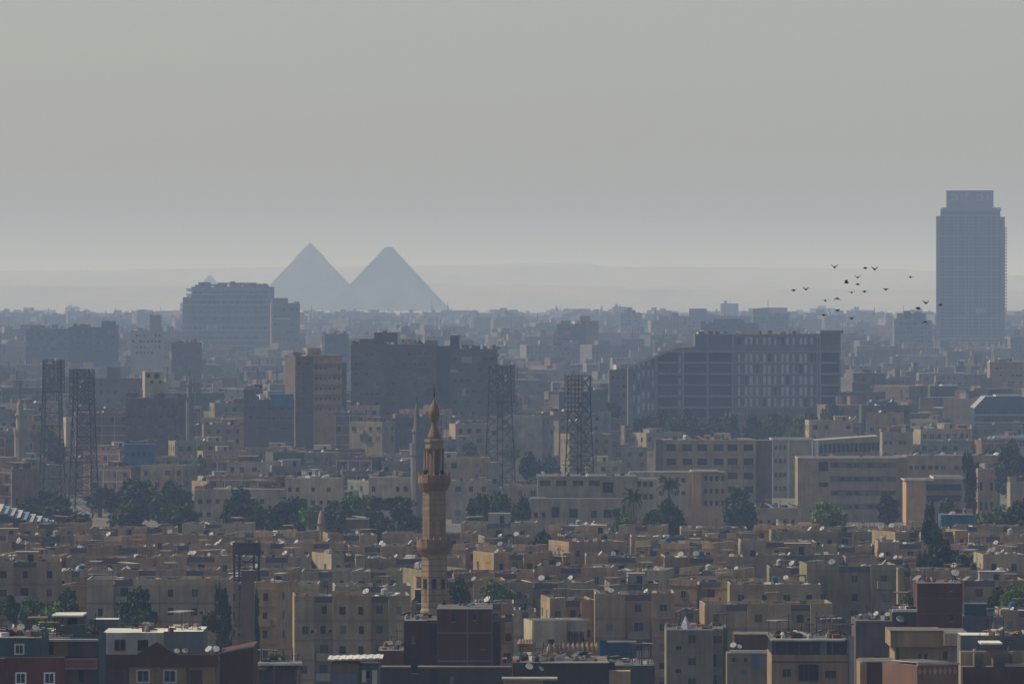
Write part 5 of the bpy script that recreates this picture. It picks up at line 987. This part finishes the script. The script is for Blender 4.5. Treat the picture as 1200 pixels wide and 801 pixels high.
# ------------------------------------------------------------------ the far city: thousands of houses as one mass
def far_city():
    r = random.Random(11); b = MB(); uvs = []; cols = []
    TC = [(.34, .28, .21), (.28, .25, .22), (.22, .20, .19), (.31, .27, .21), (.22, .17, .14), (.30, .20, .15), (.19, .18, .17), (.31, .28, .24), (.25, .20, .16)]
    def bx(x, y, w_, d_, h_, a, col, z0=0.0, plain=False):
        ca, sa = math.cos(a), math.sin(a); P = [(x + ca * u - sa * v, y + sa * u + ca * v) for u, v in ((-w_, -d_), (w_, -d_), (w_, d_), (-w_, d_))]
        n = len(b.v); b.v += [(p, q, z0) for p, q in P] + [(p, q, z0 + h_) for p, q in P]; k = b.mi(M_CITY)
        for i, L_ in ((0, 2 * w_), (1, 2 * d_), (3, 2 * d_)):
            j = (i + 1) % 4; b.f.append((n + i, n + j, n + 4 + j, n + 4 + i)); b.m.append(k); o_ = r.randint(0, 60) * 2.6
            uvs.extend([(0, 0)] * 4 if plain else [(o_, 0), (o_ + L_, 0), (o_ + L_, h_), (o_, h_)]); cols.extend([col] * 4)
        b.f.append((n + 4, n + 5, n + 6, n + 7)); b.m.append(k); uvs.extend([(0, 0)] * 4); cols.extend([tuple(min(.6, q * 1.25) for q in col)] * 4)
    y = 2590.0
    while y < 13000:
        half = 780 / FPX * y; x = -half; stp = 27 + (y - 2500) * .0062
        while x < half:
            w_ = r.uniform(4.5, 11) * (1 + (y - 2500) / 9000); d_ = r.uniform(5, 9); yy = y + r.uniform(-.4, .4) * stp
            if y < 4400: h_ = r.choice([7, 9, 11, 13, 15, 17, 21]) + r.uniform(-2, 2)
            elif y < 7000: h_ = r.choice([9, 12, 15, 18, 21, 24, 30]) + r.uniform(-2, 3)
            else: h_ = r.choice([10, 14, 18, 22, 26, 30, 36]) + r.uniform(-3, 4)
            if r.random() < .02: h_ *= 1.35
            if y > 9500: h_ *= .72
            p_ = CX + x / yy * FPX; q_ = w_ / yy * FPX
            for a0, a1, ym, Dm in ((212, 352, 402, 5000), (1092, 1182, 402, 5500), (1044, 1096, 400, 5000), (645, 690, 398, 4600), (28, 140, 408, 4200), (150, 238, 412, 3800), (378, 412, 412, 3900), (780, 930, 385, 5800), (724, 756, 385, 6400)):
                if yy < Dm and p_ + q_ > a0 and p_ - q_ < a1: h_ = min(h_, PZ(ym, yy) - 3)
            if h_ > 4 and (free(x, yy, w_) or y > 5600):
                col = r.choice(TC); q = r.uniform(.8, 1.15); col = tuple(e * q * .62 for e in col); a = r.choice([0, 0, .2, -.3, .5, -.6]) + r.uniform(-.1, .1)
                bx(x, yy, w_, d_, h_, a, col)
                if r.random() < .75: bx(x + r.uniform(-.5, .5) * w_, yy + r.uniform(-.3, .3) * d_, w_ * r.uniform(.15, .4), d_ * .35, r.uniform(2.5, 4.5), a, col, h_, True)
                if r.random() < .6: bx(x + r.uniform(-.7, .7) * w_, yy + r.uniform(-.5, .5) * d_, r.uniform(.6, 1.4), 1, r.uniform(1.5, 3.5), a, r.choice(TC), h_, True)
                if r.random() < .3: bx(x + r.uniform(-.7, .7) * w_, yy, .25, .25, r.uniform(4, 9), a, (.05, .05, .05), h_, True)
            x += w_ * 2 + r.choice([1, 2, 6, 14]) + stp * .12
        y += stp
    y = 720.0                                          # the same city going on beyond both sides of the picture
    while y < 2590:
        for sd in (-1, 1):
            x = 655 / FPX * y + 6
            while x < 655 / FPX * y + 130:
                w_ = r.uniform(6, 10); col = tuple(e * r.uniform(.6, .8) for e in r.choice(TC)); h_ = r.choice([9, 12, 14, 15, 16, 18]) + r.uniform(-1, 1)
                bx(sd * (x + w_), y, w_, r.uniform(6, 8), h_, r.uniform(-.15, .15), col)
                if r.random() < .6: bx(sd * (x + w_) + r.uniform(-4, 4), y, 2, 1.6, 2.4, 0, col, h_, True)
                x += 2 * w_ + r.choice([2, 3, 7])
        y += 34
    me = b.mesh('far_city'); u = me.uv_layers.new(name='UVMap'); u.data.foreach_set('uv', [e for p in uvs for e in p])
    ca = me.color_attributes.new('tint', 'FLOAT_COLOR', 'CORNER'); ca.data.foreach_set('color', [e for p in cols for e in (*p, 1)])
    put(me, 'far_city', kind='stuff')
far_city()
# far tree belt at the foot of the plateau and green patches between the far houses: one uncountable mass
def far_trees():
    r = random.Random(31); b = MB(); k = b.mi(M_LEAF)
    for i in range(1900):
        D = r.choice([r.uniform(10500, 13300), r.uniform(11800, 13300), r.uniform(2700, 6500)]); x = r.uniform(-1, 1) * 760 / FPX * D
        if D < 7000 and not free(x, D, 4): continue
        s = r.uniform(4, 8) * (1.3 if D > 9000 else .9); h = r.uniform(7, 14) * (1.3 if D > 9000 else 1)
        for q in range(7):
            cx, cy_, cz, s2 = x + r.uniform(-.7, .7) * s, D + r.uniform(-.7, .7) * s, h * r.uniform(.45, .85), s * r.uniform(.35, .6)
            n = len(b.v); pts = [(math.cos(t * 1.2566) * s2 * r.uniform(.8, 1.2), math.sin(t * 1.2566) * s2 * r.uniform(.8, 1.2)) for t in range(5)]
            b.v += [(cx + p, cy_ + t, cz - s2 * .3) for p, t in pts] + [(cx, cy_, cz + s2 * .8), (cx, cy_, cz - s2)]
            for t in range(5): j = (t + 1) % 5; b.f.append((n + t, n + j, n + 5)); b.f.append((n + j, n + t, n + 6)); b.m += [k, k]
    b.obj('far_trees', kind='stuff')
far_trees()

# ------------------------------------------------------------------ what the camera sees of each thing: drop the wholly hidden ones, then tell the rest apart
LM = [('the tall brown minaret', 508, 590), ('the grey pointed minaret', 486, 500), ('the stubby brown minaret', 376, 620), ('the slim pale minaret', 23, 490), ('the leftmost floodlight mast', 60, 560), ('the second floodlight mast', 98, 520),
      ('the mast by the dark flats', 586, 520), ('the rightmost floodlight mast', 679, 540), ('the office block with pale openings', 860, 440), ('the paired-window school block', 830, 550), ('the two-tier school', 690, 585), ('the brown window-band block', 992, 570),
      ('the finned pale block', 980, 520), ('the orange-ended block', 1075, 580), ('the bright blue house', 162, 530), ('the water tank over the chimney', 289, 645), ('the dark brick towers', 530, 740), ('the small cream slit-window house', 658, 745),
      ('the blue rooftop tank', 725, 760), ('the tan tower house', 815, 755), ('the glazed-top house', 950, 760), ('the blank dark brick tower', 1100, 710), ('the white stand roof', 20, 610), ('the cream house beside trees', 280, 590),
      ('the blue rooftop enclosure', 330, 470), ('the hut with round holes', 181, 448), ('the teal glass office', 1180, 490), ('the dark gable', 184, 760), ('the twin tall dark trees', 1092, 650)]
def visible_pass():                                   # a coarse painter's pass over the projected boxes, near ones last
    import numpy as np
    bpy.context.view_layer.update(); items = []
    for o in bpy.data.objects:
        if o.type != 'MESH' or o.get('kind') or any(k in o.name for k in ('lattice', 'frame', 'lamp', 'catwalk', 'floodlight', 'dish', 'window', 'junk')): continue
        t = o
        while t.parent is not None: t = t.parent
        mw = o.matrix_world; P = [mw @ Vector(c_) for c_ in o.bound_box]; u = [CX + p.x / p.y * FPX for p in P if p.y > 1]; v = [EYE + (CAMZ - p.z) / p.y * FPX for p in P if p.y > 1]
        if len(u) < 8: continue
        x0, x1, y0, y1 = min(u), max(u), min(v), max(v); k_ = .12 if 'crown' in o.name else 0.0
        items.append((sum(p.y for p in P) / 8, x0 + (x1 - x0) * k_, x1 - (x1 - x0) * k_, y0 + (y1 - y0) * k_, y1, t.name))
    items.sort(reverse=True); ids = {}; names = []; buf = np.full((801, 1200), -1, np.int32)
    for _, x0, x1, y0, y1, n_ in items:
        if n_ not in ids: ids[n_] = len(names); names.append(n_)
        buf[max(0, int(y0)):max(0, min(801, int(y1) + 1)), max(0, int(x0)):max(0, min(1200, int(x1) + 1))] = ids[n_]
    cnt = {}; yy_, xx_ = np.nonzero(buf >= 0); ii = buf[yy_, xx_]; n = len(names)
    c_ = np.bincount(ii, minlength=n); sx = np.bincount(ii, xx_, n); sy = np.bincount(ii, yy_, n)
    return {names[i]: (int(c_[i]), float(sx[i]), float(sy[i])) for i in range(n) if c_[i] > 0}
SEEN = visible_pass(); DIRS = ['right', 'lower right', 'below', 'lower left', 'left', 'upper left', 'above', 'upper right']
cell = {}; drop = []
for T_ in THINGS:
    o = T_['o']
    if T_['feat'] is None: continue
    e = SEEN.get(o.name)
    if not e or e[0] < (14 if T_['noun'] in ('house', 'block') else 8): drop.append(o); continue
    x, y = e[1] / e[0], e[2] / e[0]; f = T_['feat']
    name, lx, ly = min(LM, key=lambda l: (l[1] - x) ** 2 + ((l[2] - y) * 1.6) ** 2)
    dr = DIRS[int(((math.degrees(math.atan2(y - ly, x - lx)) % 360) + 22.5) // 45) % 8]
    cell.setdefault((T_['noun'], name, dr), []).append(((x - lx) ** 2 + (y - ly) ** 2, o, f, T_['noun']))
gone = {o.name for o in drop}; dead = []
for o in bpy.data.objects:
    t = o
    while t.parent is not None: t = t.parent
    if t.name in gone: dead.append(o)
bpy.data.batch_remove(dead)
for (noun, name, dr), L_ in cell.items():
    for k, (_, o, f, nn) in enumerate(sorted(L_, key=lambda q: q[0])):
        if isinstance(f, dict): desc = f['col'] + ' ' + nn + (' with roof dishes' if f['dishes'] > 1 else ' with roof hut' if f['hut'] else '')
        else: desc = f
        rank = '' if len(L_) == 1 else (ORD[min(k + 1, 20)] + ' ')
        t = '%s, %s%s %s' % (desc, rank, {'above': 'just above', 'below': 'just below'}.get(dr, 'to %s of' % dr), name)
        ws_ = t.split(); o['label'] = t if len(ws_) <= 16 else (f['col'] + ' ' + nn + t[len(desc):] if isinstance(f, dict) else t)
        if noun in ('tree', 'palm tree'): pass

# ------------------------------------------------------------------ haze: one closed box of even thin haze round everything
hb = MB(); hm = bpy.data.materials.new('haze'); hm.use_nodes = True; t = hm.node_tree; t.nodes.clear()
out = t.nodes.new('ShaderNodeOutputMaterial'); pv = t.nodes.new('ShaderNodeVolumePrincipled'); t.links.new(pv.outputs[0], out.inputs['Volume'])
pv.inputs['Color'].default_value = (*HAZE_COLOR, 1); pv.inputs['Density'].default_value = HAZE_DENSITY; pv.inputs['Absorption Color'].default_value = (1, 1, 1, 1); pv.inputs['Anisotropy'].default_value = 0.0
hb.box(-43000, 43000, -2500, 63000, -1, 250, hm); hb.obj('haze', kind='stuff')
print('THINGS', len(THINGS), 'dropped', len(drop), 'objects', len(bpy.data.objects))
